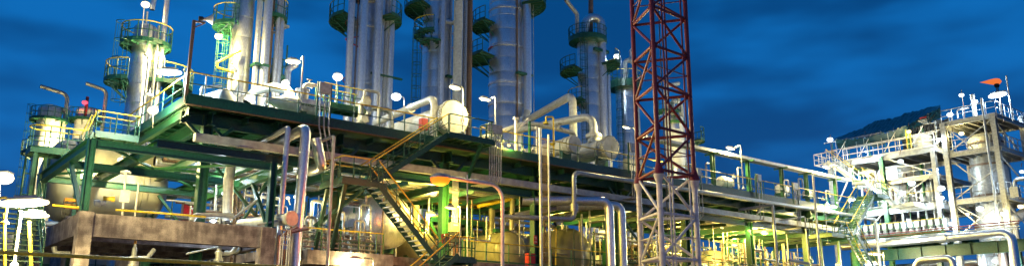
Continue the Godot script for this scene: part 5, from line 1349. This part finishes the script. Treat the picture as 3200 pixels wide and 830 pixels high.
	street_lamp("roadside street lamp farther along to the right", Vector3(42, 0.1, -9), Vector3(38.6, 9.0, -9), "rose", 16)

func street_lamp(label, foot, head, tone, energy):
	var t = thing("street_lamp", label, "street lamp", foot)
	part(t, "pole", MB.new().tube([Vector3.ZERO, Vector3(0, head.y + 0.12 - foot.y, 0), head + Vector3(0.5, 0.15, 0) - foot], 0.085, 14, 0.75), "mast_white")
	part(t, "hood", MB.new().lathe(head + Vector3(0, 0.1, 0) - foot, Vector3.UP, [Vector2(0.5, -0.03), Vector2(0.5, 0.0), Vector2(0.4, 0.14), Vector2(0.001, 0.17)], 4, PI / 4, PI / 4 + TAU), "steel")
	part(t, "lens", MB.new().lathe(head + Vector3(0, 0.03, 0) - foot, Vector3.DOWN, [Vector2(0.44, -0.03), Vector2(0.42, 0.08), Vector2(0.34, 0.2), Vector2(0.16, 0.28), Vector2(0.001, 0.3)], 18), "glow_" + tone)
	omni(t, head + Vector3(0, -0.5, 0) - foot, tone, energy, 0.25)

func clutter():
	# pipework packed under the rack, seen between the vessels and columns
	var mats = ["galv", "pipe_grey", "steel", "olive", "brown_pipe", "green", "brown_pipe", "clad_c"]
	var word = {"galv": "galvanised", "pipe_grey": "grey", "steel": "dull steel", "olive": "olive", "brown_pipe": "brown", "green": "green", "clad_c": "aluminium"}
	var ord = ["first", "second", "third", "fourth", "fifth", "sixth", "seventh", "eighth"]
	for bay in 8:
		var x0: float = COLS[bay] + 0.5
		var x1: float = COLS[bay + 1] - 0.5
		for k in [10, 18, 20, 22, 26, 40, 38, 24][bay]:
			var z = rng.randf_range(-46.5, -38.6)
			var x = rng.randf_range(x0, x1)
			var m: String = mats[rng.randi() % mats.size()]
			var r = rng.randf_range(0.025, 0.075)
			pipe("drop_pipe", "thin %s upright pipe in the %s bay under the pipe rack" % [word[m], ord[bay]], [Vector3(x, 5.5, z), Vector3(x, rng.randf_range(8.4, 9.7), z)], r, m, 0.1, "upright pipes under the rack")
		for k in [11, 15, 13, 12, 14, 32, 28, 18][bay]:
			var z = rng.randf_range(-46.5, -39.2)
			var y = rng.randf_range(6.0, 9.2)
			var a = rng.randf_range(x0 - 0.4, lerpf(x0, x1, 0.4))
			var b = rng.randf_range(lerpf(x0, x1, 0.6), x1 + 0.4)
			var m: String = mats[rng.randi() % mats.size()]
			var r = rng.randf_range(0.03, 0.1)
			var e = rng.randf_range(-1.2, 1.2)
			var bp = pipe("branch_pipe", "level %s pipe with a turned end in the %s bay under the rack" % [word[m], ord[bay]], [Vector3(a, y + (e if bay % 2 else 0.0), z), Vector3(a, y, z), Vector3(b, y, z), Vector3(b, y, z - 0.8)] if absf(e) > 0.3 and bay % 2 else [Vector3(a, y, z), Vector3(b, y, z), Vector3(b, y + e, z)], r, m, 0.12, "level pipes under the rack")
			if r > 0.05:
				flange(bp, Vector3(lerpf(a, b, 0.3), y, z), Vector3.RIGHT, r * 1.7, 0.03, m)
				part(bp, "support", MB.new().bar(Vector3(lerpf(a, b, 0.6), y - 0.5, z), Vector3(lerpf(a, b, 0.6), y - r, z), 0.07, 0.07), "green")
		for k in [3, 4, 3, 3, 4, 6, 5, 3][bay]:
			valve("small valve in the %s bay under the pipe rack" % ord[bay], Vector3(rng.randf_range(x0, x1), rng.randf_range(6.0, 8.4), rng.randf_range(-45, -38.8)), Vector3.RIGHT if k % 2 else Vector3.UP, rng.randf_range(0.11, 0.19), ["pipe_grey", "steel", "galv"][k % 3], "valves under the rack")
	# pump skid in front of the clad vessel
	for k in 8:
		var x = 17.2 + k * 0.5
		pipe("skid_pipe", "bent pipe on the pump skid before the clad vessel", [Vector3(x, 5.6, -37.6 - (k % 3) * 0.4), Vector3(x, 6.4 + (k * 7 % 5) * 0.45, -37.6 - (k % 3) * 0.4), Vector3(x + 0.55, 6.4 + (k * 7 % 5) * 0.45, -37.6 - (k % 3) * 0.4), Vector3(x + 0.55, 5.6, -37.8)], 0.05 + 0.02 * (k % 3), "galv" if k % 2 else "pipe_grey", 0.15, "pipes on the pump skid")
		valve("small valve on the pump skid before the clad vessel", Vector3(x + 0.2, 6.05 + (k % 3) * 0.3, -37.5), Vector3.RIGHT, 0.13, "steel", "valves on the pump skid")
	for k in 4: pipe("skid_pipe", "level pipe low on the pump skid before the clad vessel", [Vector3(16.2, 5.8 + k * 0.24, -37.3 - k * 0.1), Vector3(21.2, 5.8 + k * 0.24, -37.3 - k * 0.1)], 0.05, "galv", 0.1, "level pipes on the pump skid")
	# pipes seen through the open frame, left bays
	for k in 14:
		var u = rng.randf_range(13.6, 17.6)
		pipe("drop_pipe", "thin upright pipe behind the steel frame over the table", [Vector3(u, 4.0, -41 - (k % 4)), Vector3(u, rng.randf_range(7.6, 9.6), -41 - (k % 4))], rng.randf_range(0.03, 0.09), mats[k % 8], 0.1, "upright pipes behind the steel frame")
	for k in 8: pipe("branch_pipe", "level pipe behind the steel frame over the table", [Vector3(13.5, 6.2 + k * 0.4, -41.2 - (k % 3)), Vector3(17.8, 6.2 + k * 0.4, -41.2 - (k % 3))], rng.randf_range(0.04, 0.1), mats[(k + 3) % 8], 0.1, "level pipes behind the steel frame")
	# pipe bundle bent at the right end of the table
	for k in 6:
		var y = 5.15 + k * 0.0
		pipe("bundle_pipe", "small pipe in the bundle wrapped round the table's right end", [Vector3(14.535, 5.778, -33.7) + Vector3(k * 0.1, 0.0, 0) + Vector3(0, -2.2, 0), Vector3(14.535, 5.778, -33.7) + Vector3(k * 0.1, 0.06 * k, 0), Vector3(16.139, 6.222, -34.2) + Vector3(0, 0.07 * k, -0.15 * k)], 0.03, ["rust", "galv", "pipe_grey"][k % 3], 0.1, "pipe bundle at the table's end")

# two-sided sheet between two edge lines, with folds; the second skin lies 2 cm inside
func cloth(a: Array, b: Array, nu: int, nv: int, amp: float, sd: int) -> MB:
	var f = FastNoiseLite.new()
	f.seed = sd
	f.frequency = 0.9
	var m = MB.new()
	var g = []
	for i in nu + 1:
		var row = []
		var s = float(i) / nu * (a.size() - 1)
		var k = mini(int(s), a.size() - 2)
		var pa: Vector3 = a[k].lerp(a[k + 1], s - k)
		var pb: Vector3 = b[k].lerp(b[k + 1], s - k)
		for j in nv + 1:
			var p = pa.lerp(pb, float(j) / nv)
			var n = f.get_noise_2d(i * 0.35 + j * 0.2, j * 0.12) * amp
			row.append(p + Vector3(-0.6, 0.8, 0.1) * n)
		g.append(row)
	for side in 2:
		var base = m.v.size()
		for i in nu + 1:
			for j in nv + 1:
				var du: Vector3 = g[mini(i + 1, nu)][j] - g[maxi(i - 1, 0)][j]
				var dv: Vector3 = g[i][mini(j + 1, nv)] - g[i][maxi(j - 1, 0)]
				var n = du.cross(dv).normalized()
				if n.y < 0: n = -n
				m.v.append(g[i][j] + (Vector3.ZERO if side == 0 else -n * 0.02))
				m.n.append(n if side == 0 else -n)
		for i in nu:
			for j in nv:
				var q = base + i * (nv + 1) + j
				if side == 0: m.idx.append_array(PackedInt32Array([q, q + 1, q + nv + 2, q, q + nv + 2, q + nv + 1]))
				else: m.idx.append_array(PackedInt32Array([q, q + nv + 2, q + 1, q, q + nv + 1, q + nv + 2]))
	# true the winding to the normals
	for t in range(0, m.idx.size(), 3):
		var x: Vector3 = m.v[m.idx[t]]
		var c = (m.v[m.idx[t + 1]] - x).cross(m.v[m.idx[t + 2]] - x)
		if c.dot(m.n[m.idx[t]]) > 0:
			var h = m.idx[t + 1]
			m.idx[t + 1] = m.idx[t + 2]
			m.idx[t + 2] = h
	return m

func level(t, x0, x1, z0, z1, y, mat = "vessel", h = 0.4):
	var c = Vector3((x0 + x1) * 0.5, y, (z0 + z1) * 0.5)
	var f = part(t, "floor", MB.new().box(c + Vector3.DOWN * 0.03, Vector3(x1 - x0 - 0.2, 0.05, absf(z1 - z0) - 0.2)), "floor_plate")
	for z in [z0, z1]: part(f, "edge_beam", MB.new().ibeam(Vector3(x0, y - h * 0.5, z), Vector3(x1, y - h * 0.5, z), h, 0.2), mat)
	for x in [x0, x1]: part(f, "edge_beam", MB.new().ibeam(Vector3(x, y - h * 0.5, z0 + 0.12), Vector3(x, y - h * 0.5, z1 - 0.12), h, 0.2), mat)
	for k in 5:
		var z = lerpf(z0, z1, (k + 1) / 6.0)
		part(f, "joist", MB.new().ibeam(Vector3(x0 + 0.1, y - 0.2, z), Vector3(x1 - 0.1, y - 0.2, z), 0.22, 0.12), mat)
	return f

func right_plant():
	# process unit with scaffold on top
	var t = thing("process_unit", "brightly lit white steel process unit at the right with many floors", "steel structure")
	for z in [-41.0, -36.0, -31.4]:
		for x in [72.0, 79.0]:
			part(t, "column", MB.new().ibeam(Vector3(x, 0.1, z), Vector3(x, 17.2 if z < -40 or z > -32 else 17.2, z), 0.4, 0.36, Vector3.RIGHT, 0.04), "tray" if z < -40 else "leaf" if z < -35 else "tray")
	var a = level(t, 72.0, 79.0, -31.2, -41.2, 17.4, "tray", 0.5)
	railing(a, [Vector3(72.0, 17.4, -31.2), Vector3(72.0, 17.4, -39.6)], 1.1, "mast_white", "mast_white", 1.0, true, false, false, 0.035)
	railing(a, [Vector3(72.0, 17.4, -40.2), Vector3(72.0, 17.4, -42.6), Vector3(74.0, 17.4, -42.6)], 1.1, "mast_white", "mast_white", 0.8, true, false, false, 0.035)
	var b = level(t, 72.0, 79.0, -31.2, -39.0, 12.5, "tray", 0.5)
	railing(b, [Vector3(72.0, 12.5, -31.2), Vector3(72.0, 12.5, -34.6)], 1.1, "yellow", "vessel", 1.0, true, false, false, 0.03)
	railing(b, [Vector3(72.0, 12.5, -35.6), Vector3(72.0, 12.5, -39.0)], 1.1, "yellow", "leaf", 1.0, true, false, false, 0.03)
	var c = level(t, 72.3, 79.0, -31.4, -36.2, 15.0, "steel", 0.35)
	railing(c, [Vector3(72.3, 15.0, -31.4), Vector3(72.3, 15.0, -36.2)], 1.1, "mast_white", "mast_white", 1.0, true, false, false, 0.03)
	var d = level(t, 71.0, 79.0, -31.2, -39.0, 10.0, "leaf", 0.4)
	railing(d, [Vector3(71.0, 10.0, -30.9), Vector3(71.0, 10.0, -39.0)], 1.1, "yellow", "leaf", 1.2, true, false, false, 0.03)
	var l = landing(t, Vector3(71.3, 15.05, -37.5), 1.2, 1.6, "vessel")
	railing(l, [Vector3(70.75, 15.05, -38.2), Vector3(70.75, 15.05, -36.8)], 1.1, "leaf", "leaf", 0.7, true, false, false, 0.03)
	var lb = landing(t, Vector3(71.0, 12.45, -33.6), 1.9, 2.0, "vessel")
	railing(lb, [Vector3(70.1, 12.45, -33.4), Vector3(70.1, 12.45, -32.7), Vector3(71.9, 12.45, -32.7)], 1.1, "mast_white", "mast_white", 0.7, true, false, false, 0.03)
	flight(t, Vector3(70.8, 15.1, -38.1), Vector3(70.8, 17.4, -40.6), Vector3(1, 0, 0), 0.9, "vessel", "vessel", "yellow")
	flight(t, Vector3(70.2, 12.5, -34.5), Vector3(70.2, 15.05, -37.0), Vector3(1, 0, 0), 0.9, "vessel", "vessel", "yellow")
	for k in [[-36.2, 12.6, -32.0, 14.8], [-32.0, 12.6, -36.2, 14.8], [-31.6, 15.1, -35.6, 17.0], [-38.6, 10.2, -36.4, 12.2], [-40.8, 13.2, -38.6, 17.0]]:
		part(t, "brace", MB.new().bar(Vector3(72.1, k[1], k[0]), Vector3(72.1, k[3], k[2]), 0.1, 0.1), "vessel")
	# vessels and ducts inside it
	var dr = thing("process_drum", "white upright drum inside the bright process unit", "vessel", Vector3(75.6, 12.55, -36.4))
	part(dr, "shell", MB.new().lathe(Vector3.ZERO, Vector3.UP, [Vector2(1.9, 0), Vector2(1.9, 3.6), Vector2(1.6, 4.1), Vector2(0.6, 4.35), Vector2(0.001, 4.4)], 32), "white")
	for y in [0.9, 2.2]: part(dr, "band", MB.new().lathe(Vector3.UP * y, Vector3.UP, [Vector2(1.9, -0.06), Vector2(1.96, -0.06), Vector2(1.96, 0.06), Vector2(1.9, 0.06)], 32), "vessel")
	dr = thing("process_drum", "shorter white drum beside the landing in the process unit", "vessel", Vector3(74.6, 12.55, -33.2))
	part(dr, "shell", MB.new().lathe(Vector3.ZERO, Vector3.UP, [Vector2(0.9, 0), Vector2(0.9, 1.5), Vector2(0.7, 1.8), Vector2(0.001, 1.95)], 26), "white")
	part(dr, "neck", MB.new().lathe(Vector3.UP * 1.8, Vector3.UP, [Vector2(0.25, 0), Vector2(0.25, 0.5), Vector2(0.4, 0.5), Vector2(0.4, 0.62), Vector2(0.001, 0.62)], 18), "vessel")
	dr = thing("process_drum", "pale ribbed casing under the tarpaulin on the top floor", "vessel", Vector3(75.2, 17.45, -33.6))
	part(dr, "shell", MB.new().lathe(Vector3.ZERO, Vector3.UP, [Vector2(0.8, 0), Vector2(0.8, 1.6), Vector2(0.4, 1.9), Vector2(0.001, 1.9)], 24), "vessel")
	for k in 4: part(dr, "rib", MB.new().lathe(Vector3.UP * (0.3 + k * 0.35), Vector3.UP, [Vector2(0.8, -0.04), Vector2(0.86, 0), Vector2(0.8, 0.04)], 24), "vessel")
	for k in 34:
		var z = -31.7 - k * 0.235
		pipe("unit_pipe", "bent white pipe in the crowded process unit", [Vector3(73.2 + (k % 3) * 0.5, 10.1, z), Vector3(73.2 + (k % 3) * 0.5, 11.6 + (k * 5 % 9) * 0.6, z), Vector3(74.5 + (k % 3) * 0.5, 11.6 + (k * 5 % 9) * 0.6, z - 0.4)], 0.04 + 0.025 * (k % 4), ["white", "galv", "leaf", "steel", "brown_pipe"][k % 5], 0.3, "pipes inside the process unit")
	for k in 14: pipe("unit_pipe", "level pale pipe crossing the process unit", [Vector3(72.5 + k * 0.3, 10.7 + (k * 3 % 9) * 0.72, -31.5), Vector3(72.5 + k * 0.3, 10.7 + (k * 3 % 9) * 0.72, -39.5)], 0.05 + 0.03 * (k % 3), ["galv", "steel", "pipe_grey"][k % 3], 0.3, "level pipes inside the process unit")
	# motors in a row
	var mz = MB.new().box(Vector3(0, 0.52, 0), Vector3(0.5, 0.52, 0.34)).mesh(M["white"])
	var mc = MB.new().lathe(Vector3.ZERO, Vector3.UP, [Vector2(0.001, -0.25), Vector2(0.2, -0.22), Vector2(0.24, 0.05), Vector2(0.2, 0.22), Vector2(0.001, 0.22)], 14).mesh(M["steel"])
	var md = MB.new().box(Vector3(0.0, 0.45, 0.25), Vector3(0.46, 0.74, 0.14)).mesh(M["dark"])
	for k in 14:
		var m = thing("valve_actuator", "boxy valve actuator in the long row below the process unit", "actuator", Vector3(71.6, 10.3, -38.4 + k * 0.575), "actuators in a row")
		part(m, "cover", mz, "")
		part(m, "body", mc, "")
		part(m, "side_plate", md, "")
	for k in 4: pipe("unit_pipe", ["lowest galvanised line above the fat aluminium pipe", "thin clad line above the fat aluminium pipe", "rusty thin line above the fat aluminium pipe", "topmost maroon line above the fat aluminium pipe"][k], [Vector3(70.6, 9.55 + k * 0.2, -39.5), Vector3(70.6, 9.6 + k * 0.2, -25.0)], 0.045, ["galv", "clad_b", "rust", "mast_red"][k], 0.3, "thin pipes over the fat clad pipe")
	var pts = [Vector3(70, 9.3, -39.4), Vector3(70, 9.32, -25.45), Vector3(70, 0.2, -25.45)]
	var o = pipe("clad_pipe", "fat aluminium pipe crossing the lower right and bending down", pts, 0.33, "clad_c", 0.75)
	seams(o, pts, 0.33, 1.3, "clad_a")
	part(o, "coupling", MB.new().lathe(Vector3(70, 9.31, -30.9), Vector3(0, 0, 1), [Vector2(0.33, 0), Vector2(0.4, 0), Vector2(0.4, 0.7), Vector2(0.33, 0.7)], 20), "clad_a")
	pts = [Vector3(66, 0.2, -31.1), Vector3(66, 7.3, -31.1), Vector3(66, 7.35, -28.3), Vector3(66, 0.2, -28.3)]
	o = pipe("clad_pipe", "lower fat aluminium pipe hoop at the bottom right", pts, 0.27, "clad_c", 0.5)
	seams(o, [pts[1], pts[2]], 0.27, 0.9, "clad_a")
	pipe("clad_pipe", "upright fat pale pipe under the right end's steelwork", [Vector3(72, 0.2, -28.6), Vector3(72, 8.2, -28.6), Vector3(75, 8.2, -28.6)], 0.36, "clad_a", 0.6)
	pipe("clad_pipe", "dark brown upright pipe beside the pale one under the right steelwork", [Vector3(72.5, 0.2, -27.2), Vector3(72.5, 8.4, -27.2), Vector3(75, 8.4, -27.2)], 0.36, "brown_pipe", 0.6)
	var gd = thing("plate_girder", "dark green plate girder beneath the fat aluminium pipe", "girder", Vector3(71.2, 8.4, -32.2))
	part(gd, "web", MB.new().ibeam(Vector3(0, 0, -7.2), Vector3(0, 0, 7.6), 0.95, 0.4), "green")
	for k in 8: part(gd, "stiffener", MB.new().box(Vector3(-0.06, 0, -6.8 + k * 2.0), Vector3(0.16, 0.86, 0.04)), "green")
	for z in [-7.0, 0.6, 6.6]: part(gd, "leg", MB.new().ibeam(Vector3(0.1, -8.3, z), Vector3(0.1, -0.5, z), 0.36, 0.36, Vector3.RIGHT), "green")
	for k in 5: pipe("unit_pipe", "dim level pipe low behind the aluminium hoop", [Vector3(73.5 + k, 7.0 + (k % 3) * 0.35, -40), Vector3(73.5 + k, 7.0 + (k % 3) * 0.35, -25)], 0.12 + 0.04 * (k % 3), ["steel", "brown_pipe", "galv"][k % 3], 0.3, "low pipes at the right")
	# steel tower with dark column vessel
	var s = thing("tower_frame", "steel tower of railed floors round a dark vessel at right", "steel structure")
	for p in [Vector2(72, -30.3), Vector2(72, -26.3), Vector2(78, -30.3), Vector2(78, -26.3)]:
		part(s, "column", MB.new().ibeam(Vector3(p.x, 0.1, p.y), Vector3(p.x, 19.2 if p.x < 75 else 20.0, p.y), 0.42, 0.4, Vector3.RIGHT, 0.05), "steel" if p.x < 75 else "tray")
	for y in [19.2, 16.5, 12.5]:
		var f = level(s, 72.0, 78.0, -26.1, -30.5, y, "steel", 0.34)
		railing(f, [Vector3(72.0, y, -30.4), Vector3(72.0, y, -26.1), Vector3(78.0, y, -26.1)], 1.1, "tray", "tray", 0.9, true, false, false, 0.032)
		if y < 19: part(s, "brace", MB.new().bar(Vector3(72.1, y + 0.1, -30.2), Vector3(72.1, y + 2.3, -26.5), 0.09, 0.09), "steel")
		part(s, "brace", MB.new().bar(Vector3(72.1, y - 0.4, -30.2), Vector3(72.1, y - 2.5, -28.2), 0.09, 0.09), "steel")
		part(s, "brace", MB.new().bar(Vector3(72.2, y - 0.4, -26.4), Vector3(76.0, y - 2.4, -26.2), 0.09, 0.09), "steel")
	for k in [[-30.2, -26.5], [-26.5, -30.2]]: part(s, "brace", MB.new().bar(Vector3(72.15, 9.6, k[0]), Vector3(72.15, 12.2, k[1]), 0.1, 0.1), "steel")
	var cv = thing("column_vessel", "dull grey-brown upright vessel inside the right steel tower", "vessel", Vector3(75.3, 8.0, -28.4))
	var hp = [Vector2(1.42, 0), Vector2(1.42, 9.6)]
	for i in range(1, 7): hp.append(Vector2(maxf(1.42 * cos(PI * 0.5 * i / 6.0), 0.001), 9.6 + 0.9 * sin(PI * 0.5 * i / 6.0)))
	part(cv, "shell", MB.new().lathe(Vector3.ZERO, Vector3.UP, hp, 32), "steel")
	for y in [5.0, 7.6, 9.5]: part(cv, "band", MB.new().lathe(Vector3.UP * y, Vector3.UP, [Vector2(1.42, -0.08), Vector2(1.5, -0.08), Vector2(1.5, 0.08), Vector2(1.42, 0.08)], 32), "brown_pipe")
	part(cv, "skirt", MB.new().lathe(Vector3.DOWN * 7.9, Vector3.UP, [Vector2(1.3, 0), Vector2(1.3, 7.85)], 28), "mast_white")
	pipe("unit_pipe", "fat white duct beside the vessel in the right steel tower", [Vector3(74, 4, -26.8), Vector3(74, 10.6, -26.8), Vector3(77, 11.6, -26.8)], 0.4, "mast_white", 0.8)
	pipe("unit_pipe", "pale vertical pipe on the corner of the right steel tower", [Vector3(71.7, 6, -26.9), Vector3(71.7, 20.6, -26.9)], 0.09, "tray", 0.1)
	pipe("unit_pipe", "upper vertical vent pipe standing on the right steel tower's roof", [Vector3(72.9, 19.2, -28.0), Vector3(72.9, 21.4, -28.0)], 0.18, "pipe_grey", 0.1)
	pipe("unit_pipe", "thin level pipe on the tower's roof edge", [Vector3(72.4, 19.5, -29.2), Vector3(72.4, 20.2, -29.2), Vector3(72.4, 20.2, -28.2)], 0.06, "white", 0.15)
	pipe("lightning_rod", "thin pale lightning rod at the upper right", [Vector3(73.2, 18.6, -25.3), Vector3(73.0, 21.6, -25.25), Vector3(72.9, 22.4, -25.2)], 0.06, "mast_white", 0.1)
	var an = thing("antenna_unit", "small grey instrument with bent arm at the right edge", "instrument", Vector3(71.6, 12.57, -25.338))
	part(an, "box", MB.new().box(Vector3.ZERO, Vector3(0.5, 0.8, 0.6)), "steel")
	part(an, "arm", MB.new().tube([Vector3(0, 0.3, 0), Vector3(0, 0.95, 0.1), Vector3(0, 1.0, 0.8)], 0.14, 10, 0.25), "tray")
	# scaffold and tarpaulin
	var sc = thing("tube_scaffold", "white tube scaffold on the unit's top floor holding the tarpaulin", "scaffold")
	for i in 9:
		for x in [72.0, 75.0]:
			var z = -40.6 + i * 1.2
			part(sc, "standard", MB.new().tube([Vector3(x, 17.45, z), Vector3(x, (19.3 if i < 4 else 19.6) + (1.0 if x > 74 else 0.0), z)], 0.035, 7), "galv" if i % 3 else "leaf")
	for y in [18.6, 19.4]:
		for x in [72.0, 75.0]: part(sc, "ledger", MB.new().tube([Vector3(x - 0.05, y, -41.4), Vector3(x - 0.05, y, -30.8)], 0.032, 7), "mast_white")
	for i in 5: part(sc, "scaffold_brace", MB.new().tube([Vector3(71.9, 17.6, -40.4 + i * 2.4), Vector3(71.9, 19.5, -39.0 + i * 2.4)], 0.03, 7), "mast_white")
	for i in 2: part(sc, "yellow_standard", MB.new().tube([Vector3(71.7, 17.5, -33.4 + i * 0.35), Vector3(71.7, 19.2, -33.4 + i * 0.35)], 0.05, 7), "yellow")
	var tp = thing("tarpaulin", "dark blue-green tarpaulin roof stretched over the scaffold", "tarpaulin")
	var ridge = [Vector3(75, 20.463, -41.995), Vector3(75, 20.756, -40.283), Vector3(75, 20.948, -38.953), Vector3(75, 21.349, -37.79), Vector3(75, 21.367, -36.939), Vector3(75, 21.287, -35.929), Vector3(75, 21.554, -34.69), Vector3(75, 21.533, -33.716), Vector3(75, 21.647, -32.687), Vector3(75, 21.596, -31.614)]
	var eave = [Vector3(71.8, 19.529, -40.151), Vector3(71.8, 19.343, -38.625), Vector3(71.8, 19.208, -37.387), Vector3(71.8, 19.22, -36.315), Vector3(71.8, 19.321, -35.108), Vector3(71.8, 19.375, -34.311), Vector3(71.8, 19.561, -33.311), Vector3(71.8, 19.896, -32.368), Vector3(71.8, 20.264, -31.355), Vector3(71.8, 20.547, -30.262)]
	part(tp, "sheet", cloth(ridge, eave, 80, 18, 0.13, 5), "tarp")
	part(tp, "front_flap", cloth(eave.slice(6, 10), [Vector3(71.7, 19.129, -33.254), Vector3(71.7, 19.251, -32.394), Vector3(71.7, 19.402, -31.409), Vector3(71.7, 19.633, -30.299)], 40, 10, 0.08, 7), "tarp")
	var low = []
	for p in eave: low.append(p + Vector3(0.5, -0.4 - rng.randf() * 0.6, 0))
	part(tp, "hanging_flap", cloth(eave.slice(0, 7), low.slice(0, 7), 60, 6, 0.25, 9), "tarp")
	for k in 5: part(tp, "rope", MB.new().tube([eave[k * 2], eave[k * 2] + Vector3(-0.1, -0.9, 0.1)], 0.015, 5), "white")
	var back = []
	var bl = []
	for z in [-35.6, -34.2, -32.8, -31.2]:
		back.append(Vector3(75.4, 20.4, z))
		bl.append(Vector3(75.4, 17.6, z + 0.1))
	part(tp, "hanging_flap", cloth(back, bl, 40, 10, 0.2, 11), "dark")
	var pr = MB.new()
	var pw = MB.new()
	var e0 = Vector3(71.55, 19.913, -31.802)
	for k in 4: pw.box(e0 + Vector3(0.0, -0.2 - k * 0.11, 0.08 * k), Vector3(0.02, 0.045, 0.75 - 0.1 * k))
	pr.box(e0 + Vector3(0.0, 0.0, 0.1), Vector3(0.02, 0.12, 0.6))
	part(tp, "printed_lines", pw, "white")
	part(tp, "printed_block", pr, "red")
	# flare far beyond
	var fb = Vector3(180, 51.497, -64.249)
	var fl = thing("flare_stack", "distant flare stack with a small orange flame at upper right", "flare", Vector3(fb.x, 0, fb.z))
	part(fl, "stack", MB.new().tube([Vector3.ZERO, Vector3(0, fb.y - 0.6, 0)], 0.28, 10), "steel")
	part(fl, "tip", MB.new().lathe(Vector3(0, fb.y - 0.8, 0), Vector3.UP, [Vector2(0.28, 0), Vector2(0.5, 0.3), Vector2(0.5, 0.8), Vector2(0.001, 0.8)], 12), "rust")
	var fp = []
	for i in 11: fp.append(Vector2(maxf(0.75 * sin(PI * pow(i / 10.0, 0.55)), 0.001) * (1.0 - 0.3 * i / 10.0), i * 0.4 - 1.0))
	part(fl, "flame", MB.new().lathe(Vector3(0, fb.y + 0.5, 0), Vector3(-0.3, 0.12, -1), fp, 16), "flame")
	# lamps of the unit
	for k in [
		["big cool lamp at the process unit's upper left corner", Vector3(71.6, 19.572, -40.554), 0.55, "cool", 70], ["small cool lamp under the tarpaulin's left part", Vector3(73, 19.587, -37.815), 0.28, "cool", 25],
		["small cool lamp just above the top floor's left half", Vector3(73, 18.164, -37.871), 0.25, "cool", 20], ["warm lamp under the tarpaulin's right part", Vector3(71.6, 18.937, -33.085), 0.38, "warm", 30],
		["small cool lamp right of the tarpaulin's end", Vector3(71.6, 17.8, -30.632), 0.32, "cool", 30], ["cool lamp at the right tower's roof corner", Vector3(72, 19.829, -29.638), 0.48, "cool", 50],
		["cool lamp on a stem over the right tower's roof", Vector3(73, 21.573, -28.911), 0.4, "cool", 45], ["tall cool lamp beside the roof vent pipe", Vector3(72.6, 20.654, -27.765), 0.45, "cool", 55],
		["warm lamp under the right tower's roof floor", Vector3(73, 18.27, -29.316), 0.42, "warm", 45], ["cool lamp under the top floor's right half", Vector3(71.6, 16.441, -34.105), 0.48, "cool", 50],
		["cool lamp left of the upper stair in the unit", Vector3(71, 16.256, -38.46), 0.42, "cool", 45], ["cool lamp at the right end of the middle floor", Vector3(72, 15.356, -31.346), 0.36, "cool", 45],
		["brightest cool lamp in the heart of the unit", Vector3(72, 14.47, -33.534), 0.6, "cool", 70], ["cool lamp above the unit's lower landing", Vector3(71.4, 13.639, -34.121), 0.5, "cool", 55],
		["cool lamp by the unit's right column", Vector3(71.6, 13.625, -30.917), 0.58, "cool", 60], ["lower cool lamp by the unit's right column", Vector3(71.6, 12.822, -31.012), 0.45, "cool", 45],
		["cool lamp over the row of actuators", Vector3(71.2, 11.188, -33.768), 0.36, "cool", 40], ["cool lamp at the right end of the actuator row", Vector3(71, 10.541, -30.24), 0.36, "cool", 40],
		["wide cool lamp below the right tower's third floor", Vector3(72, 11.623, -28.247), 0.55, "cool", 55], ["warm small lamp left of the wide cool one", Vector3(72, 11.315, -29.258), 0.3, "warm", 25],
		["cool lamp on the right tower's corner column", Vector3(71.5, 10.951, -26.351), 0.4, "cool", 40], ["warm lamp at the right edge below the third floor", Vector3(71.5, 11.385, -25.043), 0.42, "warm", 35],
		["cool lamp at the picture's right edge mid-height", Vector3(71.5, 14.09, -24.617), 0.32, "cool", 25], ["cool lamp low beside the dark upright pipe", Vector3(71, 7.295, -27.285), 0.36, "cool", 30],
		["cool lamp lowest at the right edge", Vector3(71, 7.034, -25.931), 0.36, "cool", 30]]:
		var w: float = k[2] * 0.75
		bulb_lamp(k[0], k[1], w, k[3], k[4] * 0.34, [k[1] + Vector3(0.25, w * 3.0, 0), k[1] + Vector3(0, w * 1.6, 0)] if k[1].y < 19 else [k[1] + Vector3(0.1, -2.0, 0), k[1] + Vector3(0.1, 0.5, 0)], "brown_pipe")
	strip_lamp("wide cool strip lamp over the right tower's roof below the flame", Vector3(73, 20.939, -26.105), Vector3(0, 0, 1), 1.6, "cool", 35, Vector3(73, 18.635, -25.935), "brown_pipe", 0.5)
	strip_lamp("very long cool strip lamp under the top floor's left half", Vector3(71.4, 17.07, -36.905), Vector3(0, 0, 1), 2.6, "cool", 12, null, "galv", 0.26)
	strip_lamp("long warm strip lamp beside the unit's upper stair", Vector3(70.6, 15.771, -36.731), Vector3(0, 0, 1), 1.5, "warm", 16, null, "galv", 0.3)
	strip_lamp("thin warm tube lamp low before the plate girder", Vector3(66, 8.07, -34.451), Vector3(0.2, -0.12, 1), 1.5, "warm", 25, Vector3(66, 6.937, -33.658), "galv", 0.18)
	strip_lamp("glaring lamp below the thin warm tube at the bottom", Vector3(66.5, 7.331, -35.043), Vector3(0, 0, 1), 1.2, "cool", 25, null, "galv", 0.3)
